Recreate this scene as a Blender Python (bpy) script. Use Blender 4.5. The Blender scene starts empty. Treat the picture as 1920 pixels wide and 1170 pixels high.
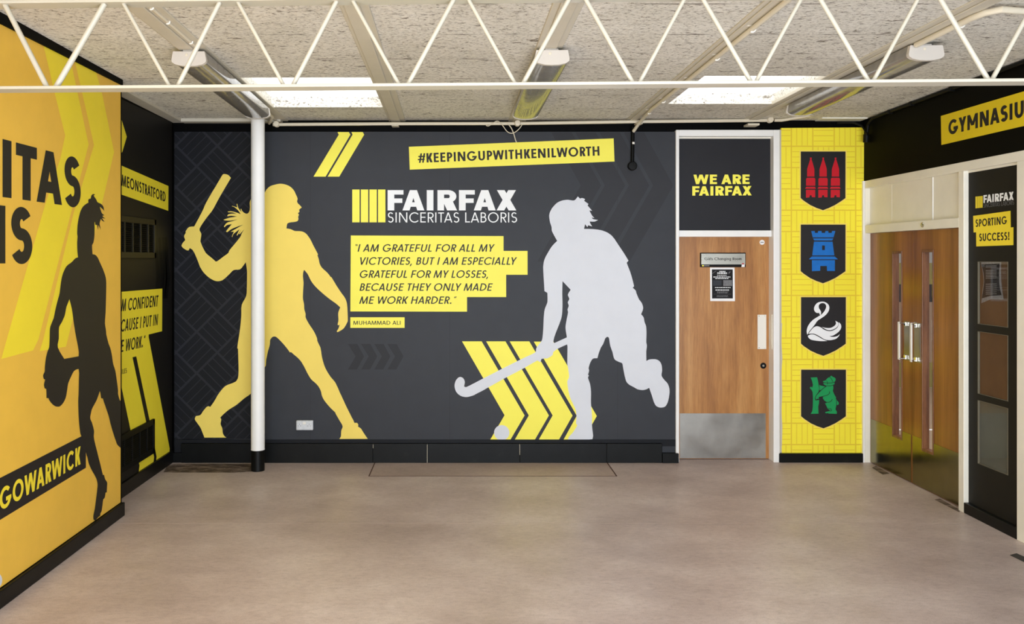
import bpy, bmesh, math, random
from mathutils import Vector, Matrix
from mathutils.geometry import delaunay_2d_cdt

# ------------------------------------------------------------------ camera, world, light, exposure
FPX = 1600.0            # focal length in pixels of the 1920 wide frame
YB = 7.6                # distance to the back wall
H = 1.81                # eye height
CX, CY = 870.0, 485.0   # vanishing point of the depth lines
CEIL = H + 1.257      # roof height 6 m away; the roof drops gently towards the back wall
WTOP = H + 1.33
XL, XLN, XR = -2.60, -2.41, 3.5625   # far left wall, near left wall, right wall
scene = bpy.context.scene
col = scene.collection

cam = bpy.data.cameras.new('camera')
cam_ob = bpy.data.objects.new('camera', cam)
col.objects.link(cam_ob)
cam.sensor_width = 36.0
cam.lens = 36.0 * FPX / 1920.0
cam.shift_x = (960.0 - CX) / 1920.0
cam.shift_y = -(585.0 - CY) / 1920.0
cam.clip_start = 0.05
cam_ob.location = (0, 0, H)
cam_ob.rotation_euler = (math.pi / 2, 0, 0)
scene.camera = cam_ob

world = bpy.data.worlds.new('world')
scene.world = world
world.use_nodes = True
wb = world.node_tree.nodes['Background']
wb.inputs[0].default_value = (0.93, 0.96, 1.0, 1)
wb.inputs[1].default_value = 0.55

def area_light(name, loc, rot, sx, sy, power, color=(1, 1, 1)):
    l = bpy.data.lights.new(name, 'AREA')
    l.shape = 'RECTANGLE'; l.size = sx; l.size_y = sy
    l.energy = power; l.color = color
    o = bpy.data.objects.new(name, l)
    o.location = loc; o.rotation_euler = rot
    col.objects.link(o)
    return o
# unseen area light added behind the camera for assumed daylight, no windows built there
area_light('window_daylight', (1.3, -2.2, 1.25), (math.radians(90), 0, 0), 6.2, 2.3, 460, (0.90, 1.0, 1.13))
# unseen fill lamp added at floor level, throwing light up at the roof
area_light('sunlit_floor', (0.5, 0.0, 0.06), (math.radians(180), 0, 0), 5.0, 2.6, 290, (0.92, 1.0, 1.10))
# unseen area light added overhead, above the frame, for assumed tube lights
area_light('tube_lights', (0.5, 1.3, 2.86), (0, 0, 0), 4.6, 1.8, 75, (0.90, 1.0, 1.10))
# unseen lamp added to brighten the hall behind the double doors
area_light('gym_lights', (6.5, 7.5, 3.2), (0, 0, 0), 4.0, 5.0, 130, (1.0, 0.98, 0.95))

vs = scene.view_settings
vs.view_transform = 'Standard'
vs.look = 'None'
vs.exposure = 0.0
vs.gamma = 1.0
vs.use_curve_mapping = False
SKY_EMIT = 2.9

# ------------------------------------------------------------------ materials
def lin(c):
    c = c / 255.0
    return c / 12.92 if c <= 0.04045 else ((c + 0.055) / 1.055) ** 2.4
def rgb(r, g, b):
    return (lin(r), lin(g), lin(b), 1.0)

class NT:
    def __init__(self, name):
        self.m = bpy.data.materials.new(name)
        self.m.use_nodes = True
        self.t = self.m.node_tree
        self.b = self.t.nodes['Principled BSDF']
    def n(self, typ, **kw):
        nd = self.t.nodes.new(typ)
        for k, v in kw.items():
            setattr(nd, k, v)
        return nd
    def l(self, a, b):
        self.t.links.new(a, b)
    def coords(self, scale=(1, 1, 1), rot=(0, 0, 0)):
        tc = self.n('ShaderNodeTexCoord'); mp = self.n('ShaderNodeMapping')
        mp.inputs['Scale'].default_value = scale
        mp.inputs['Rotation'].default_value = rot
        self.l(tc.outputs['Object'], mp.inputs[0])
        return mp.outputs[0]
    def noise(self, vec, scale, detail=4, rough=0.55):
        nd = self.n('ShaderNodeTexNoise')
        nd.inputs['Scale'].default_value = scale
        nd.inputs['Detail'].default_value = detail
        nd.inputs['Roughness'].default_value = rough
        self.l(vec, nd.inputs['Vector'])
        return nd.outputs['Fac']
    def ramp(self, fac, stops):
        r = self.n('ShaderNodeValToRGB')
        e = r.color_ramp.elements
        while len(e) < len(stops):
            e.new(0.5)
        for i, (p, c) in enumerate(stops):
            e[i].position = p; e[i].color = c
        self.l(fac, r.inputs[0])
        return r.outputs[0]
    def mixc(self, fac, a, b, blend='MIX'):
        mx = self.n('ShaderNodeMix', data_type='RGBA', blend_type=blend)
        for s, v in ((0, fac), (6, a), (7, b)):
            if isinstance(v, (int, float)):
                mx.inputs[s].default_value = v
            elif isinstance(v, tuple):
                mx.inputs[s].default_value = v
            else:
                self.l(v, mx.inputs[s])
        return mx.outputs[2]
    def bump(self, h, strength=0.3, dist=0.01):
        b = self.n('ShaderNodeBump')
        b.inputs['Strength'].default_value = strength
        b.inputs['Distance'].default_value = dist
        self.l(h, b.inputs['Height'])
        self.l(b.outputs[0], self.b.inputs['Normal'])

def plain(name, c, rough=0.6, spec=0.35, metal=0.0, var=0.05, vscale=6.0):
    k = NT(name)
    k.b.inputs['Roughness'].default_value = rough
    k.b.inputs['Specular IOR Level'].default_value = spec
    k.b.inputs['Metallic'].default_value = metal
    base = rgb(*c)
    if var:
        f = k.noise(k.coords(), vscale, 3)
        lo = tuple(x * (1 - var) for x in base[:3]) + (1,)
        hi = tuple(min(1, x * (1 + var)) for x in base[:3]) + (1,)
        k.l(k.ramp(f, [(0.3, lo), (0.7, hi)]), k.b.inputs['Base Color'])
    else:
        k.b.inputs['Base Color'].default_value = base
    return k.m

M = {}
M['print_dark'] = plain('charcoal print vinyl', (55, 57, 62), 0.5, 0.2)
M['print_band'] = plain('darker charcoal print', (48, 49, 53), 0.5, 0.2)
M['print_band2'] = plain('darkest charcoal print', (44, 45, 48), 0.5, 0.2)
M['print_night'] = plain('near black print vinyl', (26, 27, 31), 0.5, 0.15)
M['print_night_line'] = plain('near black print lines', (43, 44, 49), 0.5, 0.15)
M['print_yellow'] = plain('lemon yellow print', (255, 244, 92), 0.5, 0.3, var=0.02)
M['print_gold'] = plain('soft gold print', (250, 222, 106), 0.5, 0.3, var=0.02)
M['print_silver'] = plain('pale silver print', (218, 221, 228), 0.5, 0.3, var=0.02)
M['print_white'] = plain('white print', (245, 247, 248), 0.5, 0.3, var=0)
M['print_ink'] = plain('ink black print', (34, 30, 30), 0.5, 0.3, var=0)
M['print_amber'] = plain('amber wall print', (243, 194, 74), 0.45, 0.3, var=0.03)
M['print_chevron'] = plain('bright yellow wall print', (250, 226, 56), 0.45, 0.3, var=0.02)
M['print_brown_black'] = plain('brown black print', (43, 39, 34), 0.5, 0.2)
M['weave_yellow'] = plain('pier yellow print', (255, 236, 60), 0.5, 0.3, var=0.02)
M['weave_line'] = plain('pier ochre lines', (236, 205, 54), 0.5, 0.3, var=0)
M['emblem_red'] = plain('red print', (200, 22, 38), 0.5, 0.3, var=0)
M['emblem_blue'] = plain('blue print', (20, 110, 195), 0.5, 0.3, var=0.08, vscale=14)
M['emblem_green'] = plain('green print', (20, 150, 82), 0.5, 0.3, var=0)
M['shield_black'] = plain('shield black print', (33, 31, 31), 0.5, 0.3, var=0)
M['wall_black'] = plain('black wall paint', (9, 8, 5), 0.6, 0.06)
M['grille_black'] = plain('black grille paint', (10, 10, 9), 0.5, 0.15)
M['olive_black'] = plain('olive black paint', (34, 30, 15), 0.5, 0.35)
M['white_gloss'] = plain('white gloss paint', (243, 242, 239), 0.35, 0.45, var=0.02)
M['cream_gloss'] = plain('cream gloss paint', (240, 235, 220), 0.4, 0.45, var=0.03)
M['truss_paint'] = plain('ivory steel paint', (182, 176, 160), 0.4, 0.45, var=0.02)
M['beam_paint'] = plain('stone beam paint', (202, 194, 176), 0.55, 0.3, var=0.03)
M['plastic_white'] = plain('white plastic', (238, 234, 224), 0.4, 0.4, var=0)
M['cap_plastic'] = plain('warm white cap plastic', (206, 199, 189), 0.45, 0.3, var=0)
M['sign_yellow'] = plain('deep yellow sign', (232, 205, 28), 0.5, 0.3, var=0.02)  # yellow darkened for the weak light on this wall
M['socket_metal'] = plain('pale grey socket metal', (206, 210, 214), 0.35, 0.5, 0.3, var=0.1, vscale=40)
M['side_black'] = plain('black side panel', (31, 29, 24), 0.55, 0.15)
M['fan_dark'] = plain('charcoal fanlight print', (38, 38, 42), 0.5, 0.2)
M['recess_black'] = plain('recess black print', (27, 25, 22), 0.5, 0.2)
M['conduit'] = plain('ivory conduit', (222, 212, 190), 0.4, 0.4, var=0.02)
M['paper_white'] = plain('white paper', (246, 246, 246), 0.8, 0.1, var=0)
M['paper_brown'] = plain('brown backing paper', (88, 65, 42), 0.7, 0.2, var=0.1)
M['paper_grey'] = plain('grey backing sheet', (86, 89, 79), 0.7, 0.2, var=0.1)
M['poster_black'] = plain('poster black', (28, 26, 28), 0.6, 0.2, var=0)
M['poster_grey'] = plain('poster grey', (120, 120, 122), 0.6, 0.2, var=0.2, vscale=60)
M['chrome'] = plain('polished chrome', (225, 224, 215), 0.12, 0.5, 1.0, var=0)
M['tape_dark'] = plain('dark floor tape', (62, 58, 54), 0.6, 0.3)
M['pane_bead'] = plain('grey glazing bead', (110, 104, 88), 0.5, 0.3)
M['gym_floor'] = plain('gym floor', (165, 140, 118), 0.5, 0.3)
M['gym_wall'] = plain('gym wall', (170, 170, 165), 0.6, 0.3)
M['gym_dark'] = plain('gym dark band', (40, 44, 50), 0.6, 0.3)
M['gym_olive'] = plain('gym olive band', (150, 140, 80), 0.6, 0.3)

def steel(name, c, rough, scale):
    k = NT(name)
    k.b.inputs['Metallic'].default_value = 1.0
    v = k.coords(scale)
    f = k.noise(v, 5, 5)
    k.l(k.ramp(f, [(0.3, rgb(*[x * 0.9 for x in c])), (0.7, rgb(*c))]), k.b.inputs['Base Color'])
    f2 = k.noise(k.coords((1, 1, 1)), 4, 3)
    k.l(k.ramp(f2, [(0.3, (rough * 0.8,) * 3 + (1,)), (0.7, (rough * 1.3,) * 3 + (1,))]), k.b.inputs['Roughness'])
    return k.m
M['steel'] = steel('brushed steel', (168, 164, 156), 0.36, (1, 1, 1))
M['steel_sign'] = steel('satin nickel plate', (205, 200, 185), 0.3, (1, 1, 60))
M['steel_kick'] = steel('stained steel kick plate', (140, 132, 96), 0.2, (1, 1, 1))  # yellow of the reflected pier tinted into the steel colour

def wood(name, c1, c2, c3, scale, rough=0.38):
    k = NT(name)
    v = k.coords(scale)
    f = k.noise(v, 3.0, 6, 0.6)
    a = k.ramp(f, [(0.3, rgb(*c1)), (0.5, rgb(*c2)), (0.72, rgb(*c3))])
    v2 = k.coords(tuple(x * 6 for x in scale[:2]) + (scale[2] * 5,))
    g = k.noise(v2, 5, 3, 0.6)
    g2 = k.ramp(g, [(0.35, (0.78, 0.74, 0.7, 1)), (0.6, (1, 1, 1, 1))])
    k.l(k.mixc(0.75, a, g2, 'MULTIPLY'), k.b.inputs['Base Color'])
    k.b.inputs['Roughness'].default_value = rough
    return k.m
M['door_wood'] = wood('ash veneer door', (150, 97, 48), (182, 126, 66), (204, 152, 90), (3.2, 3.2, 0.28))
M['gym_door_wood'] = wood('teak veneer door', (112, 66, 22), (146, 92, 36), (170, 112, 50), (2.6, 2.6, 0.12), 0.3)
M['bead_wood'] = wood('red brown hardwood bead', (98, 58, 32), (124, 78, 46), (140, 94, 60), (8, 8, 1.0), 0.35)

def ceiling_mat():
    k = NT('woodwool slab')
    v = k.coords((0.62, 1.0, 1.0))
    wn = k.n('ShaderNodeTexNoise'); wn.inputs['Scale'].default_value = 16; wn.inputs['Detail'].default_value = 2
    k.l(v, wn.inputs['Vector'])
    vd = k.mixc(0.045, v, wn.outputs['Color'], 'ADD')
    f = k.noise(vd, 66, 6, 0.72)
    f2 = k.noise(k.coords((0.4, 1.0, 1.0)), 20, 5, 0.7)
    big = k.noise(k.coords(), 1.6, 3)
    c0 = k.ramp(big, [(0.3, rgb(222, 217, 205)), (0.7, rgb(240, 235, 225))])
    fl = k.ramp(f, [(0.35, (0.10, 0.08, 0.07, 1)), (0.405, (0.66, 0.64, 0.61, 1)), (0.5, (0.94, 0.94, 0.93, 1)), (0.7, (1.05, 1.05, 1.05, 1))])
    c1 = k.mixc(1.0, c0, fl, 'MULTIPLY')
    fl2 = k.ramp(f2, [(0.335, (0.24, 0.21, 0.18, 1)), (0.40, (1, 1, 1, 1))])
    c2 = k.mixc(0.9, c1, fl2, 'MULTIPLY')
    br = k.n('ShaderNodeTexBrick')
    br.offset = 0.5
    br.inputs['Scale'].default_value = 1.0
    br.inputs['Mortar Size'].default_value = 0.007
    br.inputs['Mortar Smooth'].default_value = 0.6
    br.inputs['Brick Width'].default_value = 60.0
    br.inputs['Row Height'].default_value = 0.56
    br.inputs['Color1'].default_value = (1, 1, 1, 1)
    br.inputs['Color2'].default_value = (1, 1, 1, 1)
    br.inputs['Mortar'].default_value = (0.16, 0.13, 0.10, 1)
    tc = k.n('ShaderNodeTexCoord')
    wob = k.n('ShaderNodeMapping')
    wob.inputs['Location'].default_value = (13.0, 0.13, 0)
    k.l(tc.outputs['Object'], wob.inputs[0])
    k.l(wob.outputs[0], br.inputs['Vector'])
    msk = k.ramp(k.noise(k.coords(), 5, 3), [(0.45, (0, 0, 0, 1)), (0.6, (1, 1, 1, 1))])
    c3 = k.mixc(msk, c2, k.mixc(1.0, c2, br.outputs['Color'], 'MULTIPLY'))
    k.l(c3, k.b.inputs['Base Color'])
    k.b.inputs['Roughness'].default_value = 0.9
    k.b.inputs['Specular IOR Level'].default_value = 0.1
    k.bump(f, 0.5, 0.012)
    return k.m
M['woodwool'] = ceiling_mat()

def floor_mat(name, c1, c2, c3):
    k = NT(name)
    f = k.noise(k.coords((0.7, 1, 1)), 1.5, 6, 0.68)
    a = k.ramp(f, [(0.34, rgb(*c1)), (0.5, rgb(*c2)), (0.66, rgb(*c3))])
    f2 = k.noise(k.coords((0.5, 1.0, 1.0)), 42, 4, 0.7)
    b = k.ramp(f2, [(0.32, (0.86, 0.85, 0.84, 1)), (0.5, (1, 1, 1, 1)), (0.7, (1.07, 1.07, 1.07, 1))])
    c = k.mixc(1.0, a, b, 'MULTIPLY')
    f3 = k.noise(k.coords(), 210, 2, 0.5)
    d = k.ramp(f3, [(0.33, (0.72, 0.68, 0.64, 1)), (0.45, (1, 1, 1, 1))])
    k.l(k.mixc(0.75, c, d, 'MULTIPLY'), k.b.inputs['Base Color'])
    r = k.ramp(k.noise(k.coords(), 3, 4), [(0.3, (0.34,) * 3 + (1,)), (0.7, (0.5,) * 3 + (1,))])
    k.l(r, k.b.inputs['Roughness'])
    k.b.inputs['Specular IOR Level'].default_value = 0.4
    return k.m
M['floor'] = floor_mat('sheet vinyl floor', (174, 156, 148), (192, 174, 166), (208, 192, 184))
M['floor_patch'] = floor_mat('older sheet vinyl', (170, 150, 138), (184, 164, 152), (194, 174, 163))
def bare_floor():
    k = NT('bare stained concrete')
    f = k.noise(k.coords((1, 2.2, 1)), 7, 6, 0.7)
    a = k.ramp(f, [(0.32, rgb(44, 34, 28)), (0.48, rgb(86, 70, 60)), (0.6, rgb(150, 132, 120)), (0.66, rgb(96, 80, 70))])
    g = k.noise(k.coords(), 26, 2, 0.5)
    k.l(k.mixc(k.ramp(g, [(0.70, (0, 0, 0, 1)), (0.74, (1, 1, 1, 1))]), a, rgb(205, 195, 185)), k.b.inputs['Base Color'])
    k.b.inputs['Roughness'].default_value = 0.6
    return k.m
M['floor_bare'] = bare_floor()
M['floor_seam'] = plain('dark floor seam', (86, 62, 50), 0.7, 0.2)

def brick_black():
    k = NT('black painted brick')
    br = k.n('ShaderNodeTexBrick')
    br.inputs['Scale'].default_value = 1.0
    br.inputs['Brick Width'].default_value = 0.225
    br.inputs['Row Height'].default_value = 0.075
    br.inputs['Mortar Size'].default_value = 0.006
    tc = k.n('ShaderNodeTexCoord'); mp = k.n('ShaderNodeMapping')
    mp.inputs['Rotation'].default_value = (math.pi / 2, 0, 0)
    k.l(tc.outputs['Object'], mp.inputs[0]); k.l(mp.outputs[0], br.inputs['Vector'])
    k.b.inputs['Base Color'].default_value = rgb(4, 4, 4)
    k.b.inputs['Roughness'].default_value = 0.5
    k.b.inputs['Specular IOR Level'].default_value = 0.06
    k.bump(br.outputs['Fac'], 0.8, -0.006)
    return k.m
M['brick_black'] = brick_black()

def skirting_mat():
    k = NT('scuffed black gloss')
    f = k.noise(k.coords((1, 1, 1)), 7, 6, 0.7)
    k.l(k.ramp(f, [(0.3, rgb(5, 6, 5)), (0.62, rgb(13, 14, 13)), (0.8, rgb(34, 34, 31))]), k.b.inputs['Base Color'])
    k.b.inputs['Roughness'].default_value = 0.4
    k.b.inputs['Specular IOR Level'].default_value = 0.2
    k.bump(f, 0.15, 0.004)
    return k.m
M['skirting'] = skirting_mat()

def diffuser_mat():
    k = NT('prismatic diffuser')
    w = k.noise(k.coords((1, 1, 1)), 14, 2)
    k.l(k.ramp(w, [(0.3, rgb(124, 120, 113)), (0.7, rgb(140, 136, 128))]), k.b.inputs['Base Color'])
    k.b.inputs['Roughness'].default_value = 0.17
    k.b.inputs['Specular IOR Level'].default_value = 0.6
    k.b.inputs['Coat Weight'].default_value = 0.3
    k.b.inputs['Coat Roughness'].default_value = 0.05
    return k.m
M['diffuser'] = diffuser_mat()

def glass_mat():
    k = NT('clear pane')
    t = k.n('ShaderNodeBsdfTransparent'); g = k.n('ShaderNodeBsdfGlossy')
    g.inputs['Roughness'].default_value = 0.03
    fr = k.n('ShaderNodeFresnel'); fr.inputs[0].default_value = 1.5
    mx = k.n('ShaderNodeMixShader')
    ge = k.n('ShaderNodeNewGeometry'); ml = k.n('ShaderNodeMath', operation='SUBTRACT', use_clamp=True)
    k.l(fr.outputs[0], ml.inputs[0]); k.l(ge.outputs['Backfacing'], ml.inputs[1])
    k.l(ml.outputs[0], mx.inputs[0]); k.l(t.outputs[0], mx.inputs[1]); k.l(g.outputs[0], mx.inputs[2])
    k.l(mx.outputs[0], k.t.nodes['Material Output'].inputs[0])
    return k.m
M['glass'] = glass_mat()

def sky_pane():
    k = NT('skylight dome lit by overcast sky')
    k.b.inputs['Base Color'].default_value = (0.9, 0.9, 0.92, 1)
    k.b.inputs['Emission Color'].default_value = (0.93, 0.96, 1.0, 1)
    k.b.inputs['Emission Strength'].default_value = SKY_EMIT
    return k.m
M['sky_pane'] = sky_pane()

# ------------------------------------------------------------------ object helpers
def empty(name, loc, label=None, cat=None, group=None, kind=None):
    o = bpy.data.objects.new(name, None)
    o.location = loc
    o.empty_display_size = 0.1
    col.objects.link(o)
    tag(o, label, cat, group, kind)
    return o
def tag(o, label=None, cat=None, group=None, kind=None):
    if label: o['label'] = label
    if cat: o['category'] = cat
    if group: o['group'] = group
    if kind: o['kind'] = kind
    return o
def wloc(p):
    v = Vector((0, 0, 0))
    while p:
        v += p.location + p.matrix_parent_inverse.translation
        p = p.parent
    return v

def roof(x, y, z):
    return (x - 0.01375 * (y - 6.0), y, z - 0.0125 * (y - 6.0))

class MB:
    def __init__(self):
        self.v = []; self.f = []; self.mi = []; self.mats = []
    def m(self, mat):
        mat = M[mat] if isinstance(mat, str) else mat
        if mat not in self.mats:
            self.mats.append(mat)
        return self.mats.index(mat)
    def add(self, vs, fs, mat):
        b = len(self.v); i = self.m(mat)
        self.v += [tuple(x) for x in vs]
        for f in fs:
            self.f.append(tuple(b + k for k in f)); self.mi.append(i)
    def box(self, x0, x1, y0, y1, z0, z1, mat):
        vs = [(x, y, z) for x in (x0, x1) for y in (y0, y1) for z in (z0, z1)]
        self.add(vs, [(0, 1, 3, 2), (4, 6, 7, 5), (0, 4, 5, 1), (2, 3, 7, 6), (0, 2, 6, 4), (1, 5, 7, 3)], mat)
        return self
    def sloped(self):
        self.v = [roof(*p) for p in self.v]; return self
    def quad(self, a, b, c, d, mat):
        self.add([a, b, c, d], [(0, 1, 2, 3)], mat); return self
    def tube(self, pts, r, mat, seg=12, caps=True):
        pts = [Vector(p) for p in pts]
        n = len(pts); rings = []
        up = Vector((0, 0, 1))
        d0 = (pts[1] - pts[0]).normalized()
        if abs(d0.dot(up)) > 0.9: up = Vector((1, 0, 0))
        nrm = d0.cross(up).normalized()
        vs = []
        for i, p in enumerate(pts):
            if i == 0: d = pts[1] - pts[0]
            elif i == n - 1: d = pts[-1] - pts[-2]
            else: d = (pts[i + 1] - pts[i]).normalized() + (pts[i] - pts[i - 1]).normalized()
            d.normalize()
            nrm = (nrm - d * nrm.dot(d)).normalized()
            bn = d.cross(nrm)
            for k in range(seg):
                a = 2 * math.pi * k / seg
                vs.append(p + (nrm * math.cos(a) + bn * math.sin(a)) * r)
        fs = []
        for i in range(n - 1):
            for k in range(seg):
                k2 = (k + 1) % seg
                fs.append((i * seg + k, i * seg + k2, (i + 1) * seg + k2, (i + 1) * seg + k))
        if caps:
            fs.append(tuple(range(seg - 1, -1, -1)))
            fs.append(tuple((n - 1) * seg + k for k in range(seg)))
        self.add(vs, fs, mat); return self
    def lathe(self, c, axis, prof, mat, seg=24):
        """prof: list of (radius, distance along axis)"""
        c = Vector(c); ax = Vector(axis).normalized()
        u = ax.cross(Vector((0, 0, 1)))
        if u.length < 0.1: u = Vector((1, 0, 0))
        u.normalize(); w = ax.cross(u)
        vs = []; fs = []
        for r, h in prof:
            for k in range(seg):
                a = 2 * math.pi * k / seg
                vs.append(c + ax * h + (u * math.cos(a) + w * math.sin(a)) * max(r, 1e-4))
        for i in range(len(prof) - 1):
            for k in range(seg):
                k2 = (k + 1) % seg
                fs.append((i * seg + k, i * seg + k2, (i + 1) * seg + k2, (i + 1) * seg + k))
        fs.append(tuple(range(seg))); fs.append(tuple((len(prof) - 1) * seg + k for k in range(seg)))
        self.add(vs, fs, mat); return self
    def prism(self, prof, y0, y1, mat):
        """prof: closed outline in (x, z), swept from y0 to y1"""
        n = len(prof)
        vs = [(x, y0, z) for x, z in prof] + [(x, y1, z) for x, z in prof]
        fs = [(i, (i + 1) % n, n + (i + 1) % n, n + i) for i in range(n)]
        fs += [tuple(range(n)), tuple(range(2 * n - 1, n - 1, -1))]
        self.add(vs, fs, mat); return self
    def build(self, name, parent=None, bevel=0.0, smooth=False, **tags):
        me = bpy.data.meshes.new(name)
        base = wloc(parent) if parent else Vector((0, 0, 0))
        if parent is None and self.v:      # give a lone mesh its own origin
            n = len(self.v)
            base = Vector((sum(p[0] for p in self.v) / n, sum(p[1] for p in self.v) / n, min(p[2] for p in self.v)))
        me.from_pydata([tuple(Vector(p) - base) for p in self.v], [], self.f)
        for m_ in self.mats: me.materials.append(m_)
        for p, i in zip(me.polygons, self.mi): p.material_index = i
        bm = bmesh.new(); bm.from_mesh(me)
        if not getattr(self, 'flat', False):
            bmesh.ops.recalc_face_normals(bm, faces=bm.faces)
        bm.to_mesh(me); bm.free()
        if smooth:
            me.set_sharp_from_angle(angle=math.radians(40))
            for p in me.polygons: p.use_smooth = True
        o = bpy.data.objects.new(name, me)
        col.objects.link(o)
        if parent: o.parent = parent
        else: o.location = base
        if bevel:
            b = o.modifiers.new('bevel', 'BEVEL'); b.width = bevel; b.segments = 2; b.limit_method = 'ANGLE'
        tag(o, **tags)
        return o

# ------------------------------------------------------------------ planes: photograph pixel <-> point of a wall
class BackPlane:
    def __init__(self, Y): self.Y = Y
    def p2(self, px, py): return ((px - CX) * self.Y / FPX, H - (py - CY) * self.Y / FPX)
    def p3(self, a, b, off): return (a, self.Y - off, b)
class SidePlane:
    def __init__(self, X): self.X = X; self.s = 1 if X > 0 else -1
    def p2(self, px, py):
        Y = self.X * FPX / (px - CX)
        return (Y, H - (py - CY) * Y / FPX)
    def p3(self, a, b, off): return (self.X - self.s * off, a, b)
BACK = BackPlane(YB)
DOORP = BackPlane(YB + 0.10)
FANP = BackPlane(YB + 0.06)
NEARL = SidePlane(XLN)
FARL = SidePlane(XL)
RIGHT = SidePlane(XR)
SIDEP = SidePlane(3.593)

def px(pl, x0, y0, sc, pts):
    return [pl.p2(x0 + x / sc, y0 + y / sc) for x, y in pts]
def pix(x0, y0, sc, pts):
    return [(x0 + x / sc, y0 + y / sc) for x, y in pts]
def onp(pl, pts):
    return [pl.p2(*p) for p in pts]
def smooth_poly(pts, k=3, corner=55):
    """rounds a traced outline through its points, keeping sharp corners"""
    n = len(pts); out = []
    def ang(i):
        a, b, c = pts[i - 1], pts[i], pts[(i + 1) % n]
        d1 = math.atan2(b[1] - a[1], b[0] - a[0]); d2 = math.atan2(c[1] - b[1], c[0] - b[0])
        d = abs((d2 - d1 + math.pi) % (2 * math.pi) - math.pi)
        return math.degrees(d)
    sharp = [ang(i) > corner for i in range(n)]
    for i in range(n):
        p1, p2 = pts[i], pts[(i + 1) % n]
        p0 = pts[i - 1] if not sharp[i] else p1
        p3 = pts[(i + 2) % n] if not sharp[(i + 1) % n] else p2
        L = math.hypot(p2[0] - p1[0], p2[1] - p1[1])
        out.append(p1)
        if L < 1.0: continue
        for j in range(1, k):
            t = j / k
            q = []
            for c in (0, 1):
                m1 = (p2[c] - p0[c]) * 0.5; m2 = (p3[c] - p1[c]) * 0.5
                lim = L * 0.9
                m1 = max(-lim, min(lim, m1)); m2 = max(-lim, min(lim, m2))
                h00 = 2 * t**3 - 3 * t**2 + 1; h10 = t**3 - 2 * t**2 + t
                h01 = -2 * t**3 + 3 * t**2; h11 = t**3 - t**2
                q.append(h00 * p1[c] + h10 * m1 + h01 * p2[c] + h11 * m2)
            out.append(tuple(q))
    return out
def ccw(p):
    a = sum(p[i - 1][0] * p[i][1] - p[i][0] * p[i - 1][1] for i in range(len(p)))
    return list(p) if a > 0 else list(p)[::-1]
def fill(pos, neg=(), clip=None):
    """union of pos, minus neg, inside clip -> verts, triangles"""
    polys = [ccw(p) for p in pos] + [ccw(p) for p in neg] + ([ccw(clip)] if clip else [])
    np_, nn = len(pos), len(neg)
    vs = []; fs = []
    for p in polys:
        b = len(vs); vs += [Vector(q) for q in p]
        fs.append(list(range(b, b + len(p))))
    r = delaunay_2d_cdt(vs, [], fs, 0, 1e-6)
    keep = []
    for tri, orig in zip(r[2], r[5]):
        s = set(orig)
        if any(i < np_ for i in s) and not any(np_ <= i < np_ + nn for i in s) and (clip is None or (np_ + nn) in s):
            keep.append(tri)
    return r[0], keep
class Sheet(MB):
    """printed sheets on a plane, each at its own tiny height"""
    def __init__(self, pl): super().__init__(); self.pl = pl; self.words = []
    def build(self, name, parent=None, **kw):
        self.words = [w_ for w_ in self.words if w_.v]
        if self.words:
            return [w_.build(name, parent, **kw) for w_ in self.words]
        return super().build(name, parent, **kw)
    def lay(self, pos, mat, off, neg=(), clip=None):
        v, t = fill(pos, neg, clip)
        used = sorted({i for f in t for i in f}); mp = {i: k for k, i in enumerate(used)}
        self.add([self.pl.p3(v[i].x, v[i].y, off) for i in used], [tuple(mp[i] for i in f) for f in t], mat)
        return self
    def board(self, poly, mat, off0, off1):
        """a board with real thickness between off0 and off1"""
        n = len(poly)
        vs = [self.pl.p3(a, b, off0) for a, b in poly] + [self.pl.p3(a, b, off1) for a, b in poly]
        fs = [(i, (i + 1) % n, n + (i + 1) % n, n + i) for i in range(n)] + [tuple(range(n)), tuple(range(2 * n - 1, n - 1, -1))]
        self.add(vs, fs, mat); return self
def rectp(x0, y0, x1, y1): return [(x0, y0), (x1, y0), (x1, y1), (x0, y1)]
def stroke(pts, w):
    """thick polyline as quads"""
    out = []
    for (ax, ay), (bx, by) in zip(pts, pts[1:]):
        L = math.hypot(bx - ax, by - ay) or 1
        nx, ny = -(by - ay) / L * w / 2, (bx - ax) / L * w / 2
        ex, ey = (bx - ax) / L * w * 0.3, (by - ay) / L * w * 0.3
        out.append([(ax + nx - ex, ay + ny - ey), (bx + nx + ex, by + ny + ey), (bx - nx + ex, by - ny + ey), (ax - nx - ex, ay - ny - ey)])
    return out

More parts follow.
